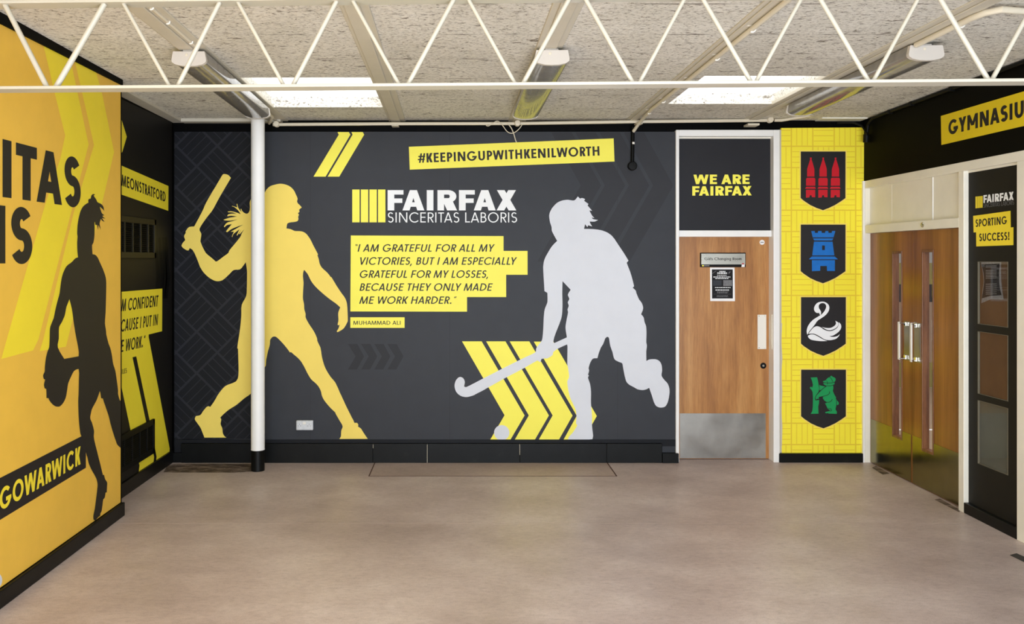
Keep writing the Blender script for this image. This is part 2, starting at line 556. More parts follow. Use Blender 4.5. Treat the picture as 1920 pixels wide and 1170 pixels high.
# ------------------------------------------------------------------ lettering: geometric capitals
def arc(cx, cy, rx, ry, a0, a1, w, v, n=28):
    n = max(4, int(abs(a1 - a0) / 360 * 44))
    o = []; i = []
    for k in range(n + 1):
        a = math.radians(a0 + (a1 - a0) * k / n)
        o.append((cx + rx * math.cos(a), cy + ry * math.sin(a)))
        i.append((cx + (rx - w) * math.cos(a), cy + (ry - v) * math.sin(a)))
    return o + i[::-1]
def dia(xb, xt, y0, y1, wh): return [(xb, y0), (xb + wh, y0), (xt + wh, y1), (xt, y1)]
def wh_(w, dx, dy): return w * math.hypot(dx, dy) / abs(dy)
def glyph(ch, w, v):
    e = 2.2 * max(0, w - 0.2)
    R = rectp; P = []
    S, O_, D_, N_ = 0.1, 0.06, 0.02, 0.04      # side bearings: stem, round, diagonal, open
    ls, rs = S, S
    if ch == 'I': W = w; P = [R(0, 0, w, 1)]
    elif ch == 'L': W = 0.44 + e; P = [R(0, 0, w, 1), R(0, 0, W, v)]; rs = N_
    elif ch == 'T': W = 0.54 + e; P = [R(0, 1 - v, W, 1), R(W / 2 - w / 2, 0, W / 2 + w / 2, 1)]; ls = rs = N_
    elif ch in 'EF':
        W = 0.5 + e; P = [R(0, 0, w, 1), R(0, 1 - v, W, 1), R(0, 0.52 - v / 2 - (0.04 if ch == 'F' else 0), W * 0.93, 0.52 + v / 2 - (0.04 if ch == 'F' else 0))]
        if ch == 'E': P.append(R(0, 0, W, v))
        rs = N_ + 0.02
    elif ch == 'H': W = 0.68 + e; P = [R(0, 0, w, 1), R(W - w, 0, W, 1), R(0, 0.52 - v / 2, W, 0.52 + v / 2)]
    elif ch == 'N':
        W = 0.76 + e; h = wh_(w, W - w, 1)
        P = [R(0, 0, w, 1), R(W - w, 0, W, 1), dia(W - h, 0, 0, 1, h)]
    elif ch == 'M':
        W = 0.95 + e * 1.4; sp = 0.09; h = wh_(w, W / 2 - sp, 1) * 0.92; s = wh_(w, sp, 1)
        P = [dia(0, sp, 0, 1, s), dia(W - s, W - sp - s, 0, 1, s),
             dia(W / 2 - h / 2, sp, 0.0, 1, h), dia(W / 2 - h / 2, W - sp - h, 0.0, 1, h)]
        ls = rs = N_ + 0.02
    elif ch == '\u2c6e':      # upright M whose vertex stops above the baseline
        W = 0.98 + e; h = wh_(w, W / 2 - w, 0.75)
        P = [R(0, 0, w, 1), R(W - w, 0, W, 1), dia(W / 2 - h / 2, 0, 0.26, 1, h), dia(W / 2 - h / 2, W - h, 0.26, 1, h)]
    elif ch == 'A':
        W = 0.76 + e * 1.15; h = wh_(w, W / 2 - w / 2, 1); t = W / 2 - h / 2
        yc = max(0.62, (W - 2 * h) / (2 * t)); yb = 0.22 - 0.3 * max(0, w - 0.2)
        P = [[(0, 0), (h, 0), (W / 2 + 0.002, yc), (W / 2 + 0.002, 1), (t, 1)], [(W, 0), (W - h, 0), (W / 2 - 0.002, yc), (W / 2 - 0.002, 1), (W - t, 1)]]
        ix = lambda y: h + (W / 2 - h) * y / yc - 0.02
        P.append([(ix(yb), yb), (W - ix(yb), yb), (W - ix(yb + v), yb + v), (ix(yb + v), yb + v)])
        ls = rs = D_
    elif ch == 'V':
        W = 0.72 + e; h = wh_(w, W / 2 - w / 2, 1); t = W / 2 - h / 2
        P = [dia(t, 0, 0, 1, h), dia(t, W - h, 0, 1, h)]; ls = rs = D_
    elif ch == 'W':
        W = 1.1 + e * 1.9; q = W / 4; h = wh_(w, q, 1) * 0.95
        P = [dia(q * 1.06 - h / 2, 0, 0, 1, h), dia(q * 1.06 - h / 2, 2 * q - h / 2, 0, 1, h),
             dia(3 * q * 0.98 - h / 2, 2 * q - h / 2, 0, 1, h), dia(3 * q * 0.98 - h / 2, W - h, 0, 1, h)]
        ls = rs = D_
    elif ch == 'X':
        W = 0.7 + e; h = wh_(w, W - w * 1.2, 1)
        P = [dia(0, W - h - 0.02, 0, 1, h), dia(W - h, 0.02, 0, 1, h)]; ls = rs = D_
    elif ch == 'Y':
        W = 0.68 + e; h = wh_(w, W / 2 - w / 2, 0.6)
        P = [R(W / 2 - w / 2, 0, W / 2 + w / 2, 0.45), dia(W / 2 - h / 2, 0, 0.4, 1, h), dia(W / 2 - h / 2, W - h, 0.4, 1, h)]; ls = rs = D_
    elif ch == 'K':
        W = 0.6 + e; h = wh_(w, W - w, 0.62); h2 = wh_(w, W - w, 0.6)
        P = [R(0, 0, w, 1), dia(w * 0.55, W - h, 0.36, 1, h), dia(W - h2, w * 0.75 - 0.02, 0, 0.62, h2)]
        rs = D_
    elif ch == 'O': W = 0.98 + e * 0.8; P = [arc(W / 2, 0.5, W / 2, 0.515, 0, 180, w, v), arc(W / 2, 0.5, W / 2, 0.515, 180, 360, w, v)]; ls = rs = O_
    elif ch == 'C': W = 0.86 + e * 0.8; P = [arc(0.49, 0.5, 0.49, 0.515, 42, 318, w, v)]; ls = O_; rs = N_
    elif ch == 'G':
        W = 0.94 + e * 0.8; r = 0.49 * W / 0.94
        P = [arc(r, 0.5, r, 0.515, 42, 357, w, v), R(r + 0.04, 0.5 - v, 2 * r, 0.5)]; W = 2 * r; ls = rs = O_
    elif ch == 'S':
        W = 0.54 + e; m = 0.52; ru = (1.015 - m + v / 2) / 2; rl = (m + v / 2 + 0.015) / 2
        yu = 1.015 - ru; yl = rl - 0.015
        P = [arc(W / 2 , yu, W / 2 - 0.02, ru, 30, 270, w, v), arc(W / 2, yl, W / 2, rl, 90, -150, w, v)]; ls = rs = O_
    elif ch in 'RP':
        W = (0.54 if ch == 'R' else 0.53) + e * 1.4; ym = 0.45 if ch == 'R' else 0.4
        ym -= v * 0.3
        ry = (1 - ym) / 2; rb = min(max(ry, w + 0.07), W - w * 0.6)
        P = [R(0, 0, w, 1), R(0, 1 - v, W - rb, 1), R(0, ym, W - rb, ym + v), arc(W - rb, 1 - ry, rb, ry, -90, 90, w, v)]
        if ch == 'R':
            h = wh_(w, W * 0.45, ym); P.append(dia(W - h * 0.93, max(w * 0.6, W * 0.36 - h * 0.2), 0, ym + v * 0.6, h))
            rs = D_ + 0.01
        else: rs = N_
    elif ch == 'B':
        W = 0.54 + e; m = 0.53
        r1 = (1 - m + v / 2) / 2; r2 = (m + v / 2) / 2; w1 = W * 0.92
        P = [R(0, 0, w, 1), R(0, 1 - v, w1 - r1, 1), R(0, m - v / 2, w1 - r1, m + v / 2), R(0, 0, W - r2, v),
             arc(w1 - r1, 1 - r1, r1, r1, -90, 90, w, v), arc(W - r2, r2, r2, r2, -90, 90, w, v)]; rs = O_
    elif ch == 'D':
        W = 0.74 + e; rb = min(0.5, W - w * 0.7)
        P = [R(0, 0, w, 1), R(0, 1 - v, W - rb, 1), R(0, 0, W - rb, v), arc(W - rb, 0.5, rb, 0.5, -90, 90, w, v)]; rs = O_
    elif ch == 'U':
        W = 0.66 + e; r = W / 2
        P = [R(0, r * 0.98, w, 1), R(W - w, r * 0.98, W, 1), arc(r, r, r, r + 0.015, 180, 360, w, v)]
    elif ch == '#':
        W = 0.72; P = [dia(0.1, 0.28, 0, 1, w * 0.8), dia(0.42, 0.6, 0, 1, w * 0.8), R(0.06, 0.60, W + 0.02, 0.60 + v * 0.8), R(0, 0.28, W - 0.04, 0.28 + v * 0.8)]; ls = rs = O_
    elif ch == '.': W = w * 1.15; P = [R(0, 0, W, W)]
    elif ch == '!': W = w * 1.15; P = [R(0, 0, W, W), dia(w * 0.2, 0, 0.3, 1, 0.01), [(w * 0.2, 0.3), (w * 0.95, 0.3), (W, 1), (0, 1)]]
    elif ch == ',': W = w * 1.2; P = [dia(-0.02, w * 0.35, -0.18, 0.14, w * 0.9)]; ls = 0.03; rs = 0.08
    elif ch == '\u201c': W = 0.26; P = [dia(0.05, 0.0, 0.78, 1, w * 0.62), dia(0.19, 0.14, 0.78, 1, w * 0.62)]; ls = 0.02; rs = 0.08
    elif ch == '\u201d': W = 0.26; P = [dia(0.0, 0.05, 0.78, 1, w * 0.62), dia(0.14, 0.19, 0.78, 1, w * 0.62)]; ls = 0.06; rs = 0.02
    elif ch in 'il':
        W = w; P = [R(0, 0, w, 0.72 if ch == 'i' else 1.02)]
        if ch == 'i': P.append(R(0, 0.88, w, 1.02))
        ls = rs = 0.07
    elif ch in 'hn':
        W = 0.46; P = [R(0, 0, w, 1.02 if ch == 'h' else 0.72), arc(W / 2, 0.49, W / 2, 0.245, 0, 180, w, v), R(W - w, 0, W, 0.5)]; ls = rs = 0.07
    elif ch == 'm':
        P = [R(0, 0, w, 0.72)]
        for k_ in (0, 1): P += [arc(0.2 + 0.33 * k_, 0.49, 0.2, 0.245, 0, 180, w, v), R(0.4 + 0.33 * k_ - w, 0, 0.4 + 0.33 * k_, 0.5)]
        W = 0.73; ls = rs = 0.07
    elif ch == 'r': W = 0.3; P = [R(0, 0, w, 0.72), arc(0.25, 0.46, 0.25, 0.27, 70, 180, w, v)]; ls = 0.07; rs = 0.0
    elif ch == 'o': W = 0.52; P = [arc(W / 2, 0.36, W / 2, 0.375, 0, 180, w, v), arc(W / 2, 0.36, W / 2, 0.375, 180, 360, w, v)]; ls = rs = 0.05
    elif ch in 'ag':
        W = 0.5; P = [arc(W / 2, 0.36, W / 2, 0.375, 0, 180, w, v), arc(W / 2, 0.36, W / 2, 0.375, 180, 360, w, v), R(W - w, 0 if ch == 'a' else -0.1, W, 0.72)]; ls = rs = 0.06
        if ch == 'g': P.append(arc(W / 2, -0.08, W / 2, 0.2, 195, 360, w, v))
    elif ch == 's':
        W = 0.42; m = 0.37; ru = (0.735 - m + v / 2) / 2; rl = (m + v / 2 + 0.015) / 2
        P = [arc(W / 2, 0.735 - ru, W / 2 - 0.02, ru, 30, 270, w, v), arc(W / 2, rl - 0.015, W / 2, rl, 90, -150, w, v)]; ls = rs = 0.05
    else: W = 0.24; ls = rs = 0.05
    return P, W, ls, rs
KERN = {'FA': -0.13, 'AT': -0.07, 'TA': -0.07, 'LY': -0.1, 'AV': -0.08, 'PA': -0.1, 'AY': -0.06, 'WA': -0.04, 'AW': -0.04, 'RT': -0.02, 'LT': -0.08, 'YM': -0.03}
def text_polys(s, w, v, slant=0.0, track=0.0):
    x = 0; out = []; spans = []
    prev = None
    for i, ch in enumerate(s):
        P, W, ls, rs = glyph(ch, w, v)
        if prev: x += KERN.get(prev + ch, 0)
        x += ls
        out.append([[(x + a + b * slant, b) for a, b in p] for p in P])
        spans.append((x, x + W))
        x += W + rs + track
        prev = ch
    return out
def lettering(sheet, s, bl, br, tl, mat, off, w=0.15, v=None, slant=0.0, fit=None, clip=None, track=0.0):
    """letters whose extent from bl to br (photograph pixels) is that of `fit` (default the whole string)"""
    pl = sheet.pl
    v = v if v else w * 0.88
    G = text_polys(s, w, v, slant, track)
    def ext(gs):
        xs = [a for g in gs for p in g for a, b in p]
        return min(xs), max(xs)
    i0 = s.index(fit) if fit else 0
    x0, x1 = ext(G[i0:i0 + len(fit)] if fit else G)
    B, R_, T = pl.p2(*bl), pl.p2(*br), pl.p2(*tl)
    word = None
    for g in G:
        if not g:
            word = None; continue
        if word is None:
            word = Sheet(pl); sheet.words.append(word)
        pos = []
        for p in g:
            q = []
            for a, b in p:
                t = (a - x0) / (x1 - x0)
                q.append((B[0] + t * (R_[0] - B[0]) + b * (T[0] - B[0]), B[1] + t * (R_[1] - B[1]) + b * (T[1] - B[1])))
            pos.append(q)
        word.lay(pos, mat, off, clip=clip)
    sheet.words = [w_ for w_ in sheet.words if w_.v]
    return sheet
def cl(x0, y0, sc, x, y): return (x0 + x / sc, y0 + y / sc)

# ================================================================== THE SETTING
FLOORZ = 0.0
def fl(pxx, pyy):
    Y = H * FPX / (pyy - CY)
    return ((pxx - CX) * Y / FPX, Y)
class FloorPlane:
    def p2(self, a, b): return fl(a, b)
    def p3(self, a, b, off): return (a, b, off)
FLOOR = FloorPlane()

MB().box(-3.0, 4.0, -2.6, 7.95, -0.12, 0.0, 'floor').build('floor', kind='structure')
for nm, q in (('floor_seam', (-2.4, 3.5, 5.838, 5.843)),):
    MB().box(q[0], q[1], q[2], q[3], -0.002, 0.0006, 'floor_patch').build(nm, kind='structure')

SL = (-1.57, -0.648, 5.93, 7.01)     # skylight openings
SR = (1.655, 2.515, 5.88, 6.87)
c = MB()
xs = [-3.0, SL[0], SL[1], SR[0], SR[1], 4.0]
ys = [-2.6, SR[2], SL[2], SR[3], SL[3], 7.95]
for i in range(5):
    for j in range(5):
        x, y = (xs[i] + xs[i + 1]) / 2, (ys[j] + ys[j + 1]) / 2
        if any(s[0] < x < s[1] and s[2] < y < s[3] for s in (SL, SR)): continue
        c.box(xs[i], xs[i + 1], ys[j], ys[j + 1], CEIL, CEIL + 0.086, 'woodwool')
c.sloped().build('ceiling', kind='structure')
for k, s in enumerate((SL, SR)):
    e = empty('window_%d' % (k + 1), ((s[0] + s[1]) / 2, (s[2] + s[3]) / 2, CEIL + 0.086), kind='structure',
              label='white roof skylight beside the ' + ('left-hand tube light' if k == 0 else 'ceiling beam with clipped conduit'))
    z0, z1, t = CEIL + 0.086, CEIL + 0.46, 0.05
    kb = MB()
    kb.box(s[0] - t, s[0], s[2] - t, s[3] + t, z0, z1, 'white_gloss').box(s[1], s[1] + t, s[2] - t, s[3] + t, z0, z1, 'white_gloss')
    kb.box(s[0], s[1], s[2] - t, s[2], z0, z1, 'white_gloss').box(s[0], s[1], s[3], s[3] + t, z0, z1, 'white_gloss')
    kb.sloped().build('window_frame', e)
    MB().box(s[0] - t, s[1] + t, s[2] - t, s[3] + t, z1, z1 + 0.02, 'sky_pane').sloped().build('window_pane', e)

bx0, bx1 = BACK.p2(1266, 0)[0], BACK.p2(1465, 0)[0]
w = MB()
w.box(-3.0, bx0, YB + 0.03, YB + 0.3, 0, WTOP, 'brick_black')
w.box(bx0, bx1, YB + 0.03, YB + 0.3, BACK.p2(0, 244)[1], WTOP, 'brick_black')
w.box(bx1, 3.79, YB + 0.03, YB + 0.3, 0, WTOP, 'brick_black')
w.build('wall_back', kind='structure')
MB().box(XL - 0.3, XL, 5.5, YB + 0.3, 0, WTOP, 'wall_black').build('wall_left', kind='structure')
YE = 5.997      # end of the near left wall
MB().box(XL - 0.3, XLN - 0.002, -2.6, YE, 0, WTOP, 'wall_black').build('wall_front_left', kind='structure')
w = MB()
w.box(XR, XR + 0.22, -2.6, 5.38, 0, 2.5, 'wall_black')
w.box(XR, XR + 0.22, -2.6, YB + 0.03, 2.5, WTOP, 'wall_black')
w.build('wall_right', kind='structure')

# skirtings
zs = 0.17
x0, x1 = BACK.p2(342, 0)[0], BACK.p2(1240, 0)[0]
b = MB()
edges = [x0, BACK.p2(700, 0)[0], BACK.p2(801, 0)[0], BACK.p2(974, 0)[0], BACK.p2(1136, 0)[0], x1]
for a, d in zip(edges, edges[1:]):
    b.box(a + 0.0015, d - 0.0015, YB - 0.04, YB + 0.03, 0, zs, 'skirting')
b.box(x0, x1, YB - 0.034, YB + 0.03, 0, zs - 0.004, 'skirting')
for xq, za_, zb_ in ((801.5, 0.0, 0.165), (974, 0.07, 0.165), (700.5, 0.13, 0.165)):
    a_ = BACK.p2(xq, 0)[0]
    b.box(a_ - 0.003, a_ + 0.003, YB - 0.0405, YB - 0.03, za_, zb_, 'beam_paint')
b.box(XL, x0, YB - 0.03, YB + 0.03, 0, 0.085, 'skirting')
b.box(x1, bx0 + 0.02, YB - 0.05, YB + 0.03, 0, 0.085, 'skirting')
b.build('baseboard_back', bevel=0.004, kind='structure')
MB().box(BACK.p2(1459, 0)[0], XR - 0.02, YB - 0.03, YB + 0.03, 0, 0.08, 'skirting').build('baseboard_pier', bevel=0.004, kind='structure')
MB().box(XL, XL + 0.02, YE, YB - 0.03, 0, 0.11, 'skirting').build('baseboard_left', bevel=0.004, kind='structure')
b = MB()
b.box(XLN - 0.002, XLN + 0.02, -2.6, YE + 0.02, 0, 0.095, 'skirting')
b.box(XL + 0.02, XLN + 0.02, YE, YE + 0.02, 0, 0.095, 'skirting')
b.build('baseboard_front_left', bevel=0.006, kind='structure')
MB().box(XR - 0.005, 3.60, 5.494, 6.077, 0, 0.075, 'skirting').build('baseboard_right', bevel=0.004, kind='structure')
# trims at the top of the walls and under the mural
MB().box(XL - 0.03, XL + 0.115, YE, YB + 0.03, H + 1.235, CEIL, 'beam_paint').sloped().build('trim_1', kind='structure')
MB().box(XL + 0.1, -1.62, YB - 0.07, YB + 0.03, H + 1.21, H + 1.262, 'beam_paint').build('trim_2', kind='structure')
MB().box(3.14, 3.54, YB - 0.12, YB + 0.03, H + 1.228, H + 1.262, 'cream_gloss').build('trim_3', kind='structure')
MB().box(XLN - 0.004, XLN + 0.012, -2.6, YE + 0.004, H + 1.219, WTOP, 'wall_black').build('trim_4', kind='structure')
MB().box(BACK.p2(327, 0)[0], bx0, YB - 0.006, YB + 0.03, zs - 0.03, BACK.p2(0, 824)[1], 'print_night').build('trim_5', kind='structure')
MB().box(BACK.p2(1460.5, 0)[0], BACK.p2(1466, 0)[0], YB + 0.004, YB + 0.2, 0.07, BACK.p2(0, 243)[1], 'beam_paint').build('trim_6', kind='structure')

MB().box(XLN - 0.01, XLN + 0.003, YE - 0.008, YE + 0.003, 0.095, H + 1.22, 'wall_black').build('trim_8', kind='structure')

# roof beams running towards the back wall
BEAMS = [(-1.72, -1.63, -1.735, -1.55), (-0.627, -0.545, -0.65, -0.50), (0.455, 0.54, 0.418, 0.577), (1.485, 1.545, 1.46, 1.56), (2.53, 2.61, 2.49, 2.625)]
for a, d, a2, d2_ in BEAMS:
    m = MB().box(a2, d2_, 2.2, YB + 0.03, H + 1.248, CEIL + 0.02, 'beam_paint').box(a, d, 2.2, YB + 0.03, H + 1.238, H + 1.248, 'beam_paint')
    m.sloped().build('ceiling_beam', bevel=0.006, kind='structure', group='stone painted roof beams')

# ------------------------------------------------------------------ door_1: single door with fanlight
d1 = empty('door_1', (BACK.p2(1358, 0)[0], YB + 0.1, 0), kind='structure', label='single ash door with white frame, steel kick plate and push plate')
jl0, jl1 = bx0 + 0.002, BACK.p2(1272.5, 0)[0]
jr0, jr1 = BACK.p2(1449, 0)[0], BACK.p2(1460.5, 0)[0]
zt, zh = BACK.p2(0, 244)[1], BACK.p2(0, 256)[1]
f = MB()
f.box(jl0, jl1, YB - 0.02, YB + 0.16, 0, zt, 'white_gloss')
f.box(jr0, jr1, YB - 0.02, YB + 0.16, 0, zt, 'white_gloss')
f.box(jl1, jr0, YB - 0.02, YB + 0.16, zh, zt, 'white_gloss')
f.box(jl1, jr0, YB + 0.03, YB + 0.16, BackPlane(YB + .03).p2(0, 444)[1], BackPlane(YB + .03).p2(0, 432)[1], 'white_gloss')
f.build('door_frame', d1, bevel=0.004)
dz = DOORP.p2(0, 444)[1]
MB().box(jl1, jr0, YB + 0.10, YB + 0.145, 0.006, dz + 0.02, 'door_wood').build('door_panel', d1)
p = [DOORP.p2(x, y) for x, y in ((1274.5, 775), (1435.5, 775), (1435.5, 859), (1274.5, 859))]
Sheet(DOORP).board(p, 'steel', 0, 0.003).build('kick_plate', d1)
pp = Sheet(DOORP).board(onp(DOORP, rectp(1420.2, 590, 1436.5, 654.4)), 'plastic_white', 0, 0.004)
for x, y in ((1423, 592.5), (1433.6, 592.5), (1423, 651.8), (1433.6, 651.8)):
    a, z = DOORP.p2(x, y); pp.lathe(DOORP.p3(a, z, 0.0035), (0, -1, 0), [(0.004, 0), (0.004, 0.0015)], 'chrome', 10)
pp.build('push_plate', d1, bevel=0.001)
a, z = DOORP.p2(1431, 685.6)
k = MB().lathe(DOORP.p3(a, z, 0), (0, -1, 0), [(0.027, 0), (0.027, 0.004), (0.016, 0.006), (0.016, 0.003)], 'grille_black')
k.lathe(DOORP.p3(a, z, 0.003), (0, -1, 0), [(0.009, 0), (0.009, 0.004)], 'steel_sign', 14)
k.build('door_lock', d1, smooth=True)
MB().box(jr0 - 0.004, jr0 + 0.001, YB + 0.015, YB + 0.05, BACK.p2(0, 655)[1], BACK.p2(0, 590)[1], 'cream_gloss').build('strike_plate', d1)

s = Sheet(FANP)
fan = MB().box(jl1, jr0, YB + 0.06, YB + 0.085, BackPlane(YB + .06).p2(0, 433)[1], zh, 'fan_dark')
sg = empty('sign', (BACK.p2(1358, 0)[0], YB + 0.06, dz + 0.06), 'charcoal fanlight panel with two lines of yellow lettering above the single door', 'sign')
fan.build('panel', sg)
t = Sheet(FANP)
lettering(t, 'WE ARE', cl(1280, 310, 12.8, 258, 452), cl(1280, 310, 12.8, 1605, 448), cl(1280, 310, 12.8, 258, 224), 'print_yellow', 0.0015, w=0.29, v=0.22)
lettering(t, 'FAIRFAX', cl(1280, 310, 12.8, 230, 728), cl(1280, 310, 12.8, 1655, 722), cl(1280, 310, 12.8, 230, 502), 'print_yellow', 0.0015, w=0.29, v=0.22)
t.build('lettering', sg)
bead = MB().box(jl1, jr0, YB + 0.045, YB + 0.06, BackPlane(YB + .05).p2(0, 260)[1], zh, 'cream_gloss')
bead.build('glazing_bead', sg)

# sign and poster fixed to the single door
D0 = (1290, 440, 8.357)
sn = empty('door_sign', DOORP.p3(*DOORP.p2(1355, 500), 0), 'silver name plate in black holder high on the wooden door', 'sign')
Sheet(DOORP).board(px(DOORP, *D0, [(186, 283), (901, 283), (901, 508), (186, 508)]), 'grille_black', 0, 0.008).build('holder', sn, bevel=0.002)
Sheet(DOORP).board(px(DOORP, *D0, [(203, 297), (891, 297), (891, 468), (203, 468)]), 'steel_sign', 0.008, 0.012).build('name_plate', sn, bevel=0.001, label='silver plate')
for pts, m_, o0, o1, lb in (([(838, 462), (882, 462), (882, 506), (832, 506)], 'paper_white', 0.0085, 0.011, 'white tag'), ([(836, 448), (872, 448), (872, 462), (836, 462)], 'emblem_red', 0.0125, 0.0135, 'dark red tag'),
                            ([(245, 477), (330, 477), (330, 495), (245, 495)], 'poster_grey', 0.0085, 0.0095, 'grey tag'), ([(215, 477), (243, 477), (243, 495), (215, 495)], 'print_yellow', 0.0085, 0.0095, 'yellow tag')):
    Sheet(DOORP).board(px(DOORP, *D0, pts), m_, o0, o1).build('label_tag', sn, label=lb)
q = Sheet(DOORP)
lettering(q, 'Girls Changing Room', cl(*D0, 252, 399), cl(*D0, 832, 399), cl(*D0, 252, 357), 'print_ink', 0.0128, w=0.15, v=0.13)
q.build('lettering', sn)

po = empty('poster', DOORP.p3(*DOORP.p2(1354, 564), 0), 'black printed notice with white border taped below the name plate', 'poster')
Sheet(DOORP).board(px(DOORP, *D0, [(345, 514), (728, 514), (735, 1042), (348, 1040)]), 'paper_white', 0.0008, 0.0016).build('paper', po)
q = Sheet(DOORP)
q.lay([px(DOORP, *D0, [(373, 544), (700, 544), (702, 1000), (376, 1000)])], 'poster_black', 0.0022)
q.lay([px(DOORP, *D0, [(550, 712), (688, 712), (690, 805), (552, 806)]), ], 'poster_grey', 0.0028)
q.lay([px(DOORP, *D0, [(390, 715), (525, 715), (525, 800), (390, 800)]), ], 'print_dark', 0.0028)
rows = [(490, 585, 569, 582), (458, 610, 592, 612), (455, 602, 630, 640), (395, 662, 657, 669), (425, 632, 681, 693), (422, 665, 823, 835),
        (428, 650, 860, 874), (452, 632, 890, 900), (455, 625, 907, 917), (405, 672, 930, 932), (450, 622, 950, 958), (448, 628, 968, 976)]
rnd = random.Random(4)
for a, d, y0, y1 in rows:
    x = a
    while x < d - 4:
        wd = min(d - x, rnd.uniform(14, 40))
        q.lay([px(DOORP, *D0, rectp(x, y0, x + wd, y1))], 'print_white' if y1 < 900 else 'poster_grey', 0.0028)
        x += wd + 6
for st in (stroke([(380, 610), (440, 565)], 6) + stroke([(640, 610), (662, 580)], 8) + stroke([(632, 604), (652, 580)], 6)):
    q.lay([px(DOORP, *D0, st)], 'poster_grey', 0.0028)
q.build('print', po)
a, z = DOORP.p2(1290 + 1160 / 8.357, 440 + 120 / 8.357)
dc = empty('door_disc', DOORP.p3(a, z, 0), 'small round white disc near the top corner of the wooden door', 'disc')
MB().lathe(DOORP.p3(a, z, 0), (0, -1, 0), [(0.0225, 0), (0.0225, 0.002)], 'paper_white').build('disc', dc)
tq = Sheet(DOORP)
for x in range(1136, 1186, 10):
    tq.lay([px(DOORP, *D0, rectp(x, 114, x + 7.5, 127))], 'print_ink', 0.0026)
tq.build('print', dc)

# ------------------------------------------------------------------ door_2: double doors, and the frame along the right wall
d2 = empty('door_2', (3.6, 6.85, 0), kind='structure', label='pair of teak doors with narrow glass slits and stained steel kick plates')
XF = XR - 0.004
fr = MB()
fr.box(XF, 3.66, 7.572, YB + 0.02, 0, 2.435, 'cream_gloss')
fr.box(XF, 3.66, 6.077, 6.142, 0, 2.435, 'cream_gloss')
fr.box(XF, 3.66, 5.40, 5.494, 0, 2.435, 'cream_gloss')
fr.box(XF, 3.66, 5.40, YB + 0.02, 2.435, 2.5, 'cream_gloss')
fr.box(XF, 3.66, 6.142, 7.572, 2.035, 2.105, 'cream_gloss')
fr.build('door_frame', d2, bevel=0.003)
MB().box(XF - 0.016, XF - 0.001, YB - 0.025, YB - 0.001, 0, 2.5, 'white_gloss').build('edge_bead', d2)
ft = MB().box(3.602, 3.63, 6.142, 7.572, 2.105, 2.435, 'cream_gloss')
ym = SidePlane(3.602).p2(1749.5, 380)[0]
ft.box(3.596, 3.602, ym - 0.004, ym + 0.004, 2.105, 2.435, 'white_gloss')
ym2 = SidePlane(3.602).p2(1672, 380)[0]
ft.box(3.6005, 3.602, ym2 - 0.002, ym2 + 0.002, 2.105, 2.435, 'cream_gloss')
ft.build('transom_panel', d2)
a, z = SidePlane(XF).p2(1730.5, 421.5)
MB().lathe((XF, a, z), (-1, 0, 0), [(0.021, 0), (0.021, 0.006), (0.014, 0.012), (0.006, 0.014)], 'chrome', 18).build('rail_button', d2, smooth=True)
LEAF = [(6.868, 7.570, 7.017, 7.18, 0.315, 1.872), (6.144, 6.864, 6.547, 6.715, 0.30, 1.88)]
XD = 3.605
for i, (ya, yb, sa, sb, za, zb) in enumerate(LEAF):
    lf = MB()
    lf.box(XD, XD + 0.045, ya, sa, 0.008, 2.033, 'gym_door_wood').box(XD, XD + 0.045, sb, yb, 0.008, 2.033, 'gym_door_wood')
    lf.box(XD, XD + 0.045, sa, sb, 0.008, za, 'gym_door_wood').box(XD, XD + 0.045, sa, sb, zb, 2.033, 'gym_door_wood')
    lo = lf.build('door_leaf', d2)
    bd = MB(); t = 0.014
    bd.box(XD - 0.006, XD + 0.05, sa, sa + t, za, zb, 'bead_wood').box(XD - 0.006, XD + 0.05, sb - t, sb, za, zb, 'bead_wood')
    bd.box(XD - 0.006, XD + 0.05, sa + t, sb - t, za, za + t * 1.4, 'bead_wood').box(XD - 0.006, XD + 0.05, sa + t, sb - t, zb - t * 1.4, zb, 'bead_wood')
    bd.build('vision_bead', lo, bevel=0.002)
    MB().box(XD + 0.03, XD + 0.034, sa + t, sb - t, za + t, zb - t, 'glass').build('vision_pane', lo)
    kp = [(ya + 0.01, 0.012), (yb - 0.012, 0.012), (yb - 0.012, 0.392), (sb, 0.392), (sb, za), (sa, za), (sa, 0.392), (ya + 0.01, 0.392)]
    Sheet(SidePlane(XD)).board(kp, 'steel_kick', 0.0005, 0.003).build('kick_plate', lo)
    pa, pb, so = ((6.90, 6.983, 0.062), (6.735, 6.83, 0.046))[i]
    hp = MB().box(XD - 0.003, XD - 0.0002, pa, pb, 0.985, 1.30, 'steel')
    hd = hp.build('handle_plate', lo)
    yc = (pa + pb) / 2 + 0.01
    gp = MB()
    xo = XD - so
    for a_, b_ in (((xo, 0.992), (XD - 0.003, 1.004)), ((xo, 1.281), (XD - 0.003, 1.293))):
        gp.box(xo - 0.005, XD - 0.003, yc - 0.012, yc + 0.012, a_[1], b_[1], 'chrome')
        gp.box(XD - 0.016, XD - 0.003, yc - 0.016, yc + 0.016, a_[1] + (0 if a_[1] < 1.1 else -0.02), a_[1] + (0.035 if a_[1] < 1.1 else 0.014), 'chrome')
    gp.box(xo - 0.006, xo + 0.006, yc - 0.012, yc + 0.012, 0.988, 1.297, 'plastic_white')
    gp.build('door_handle', lo, bevel=0.003)
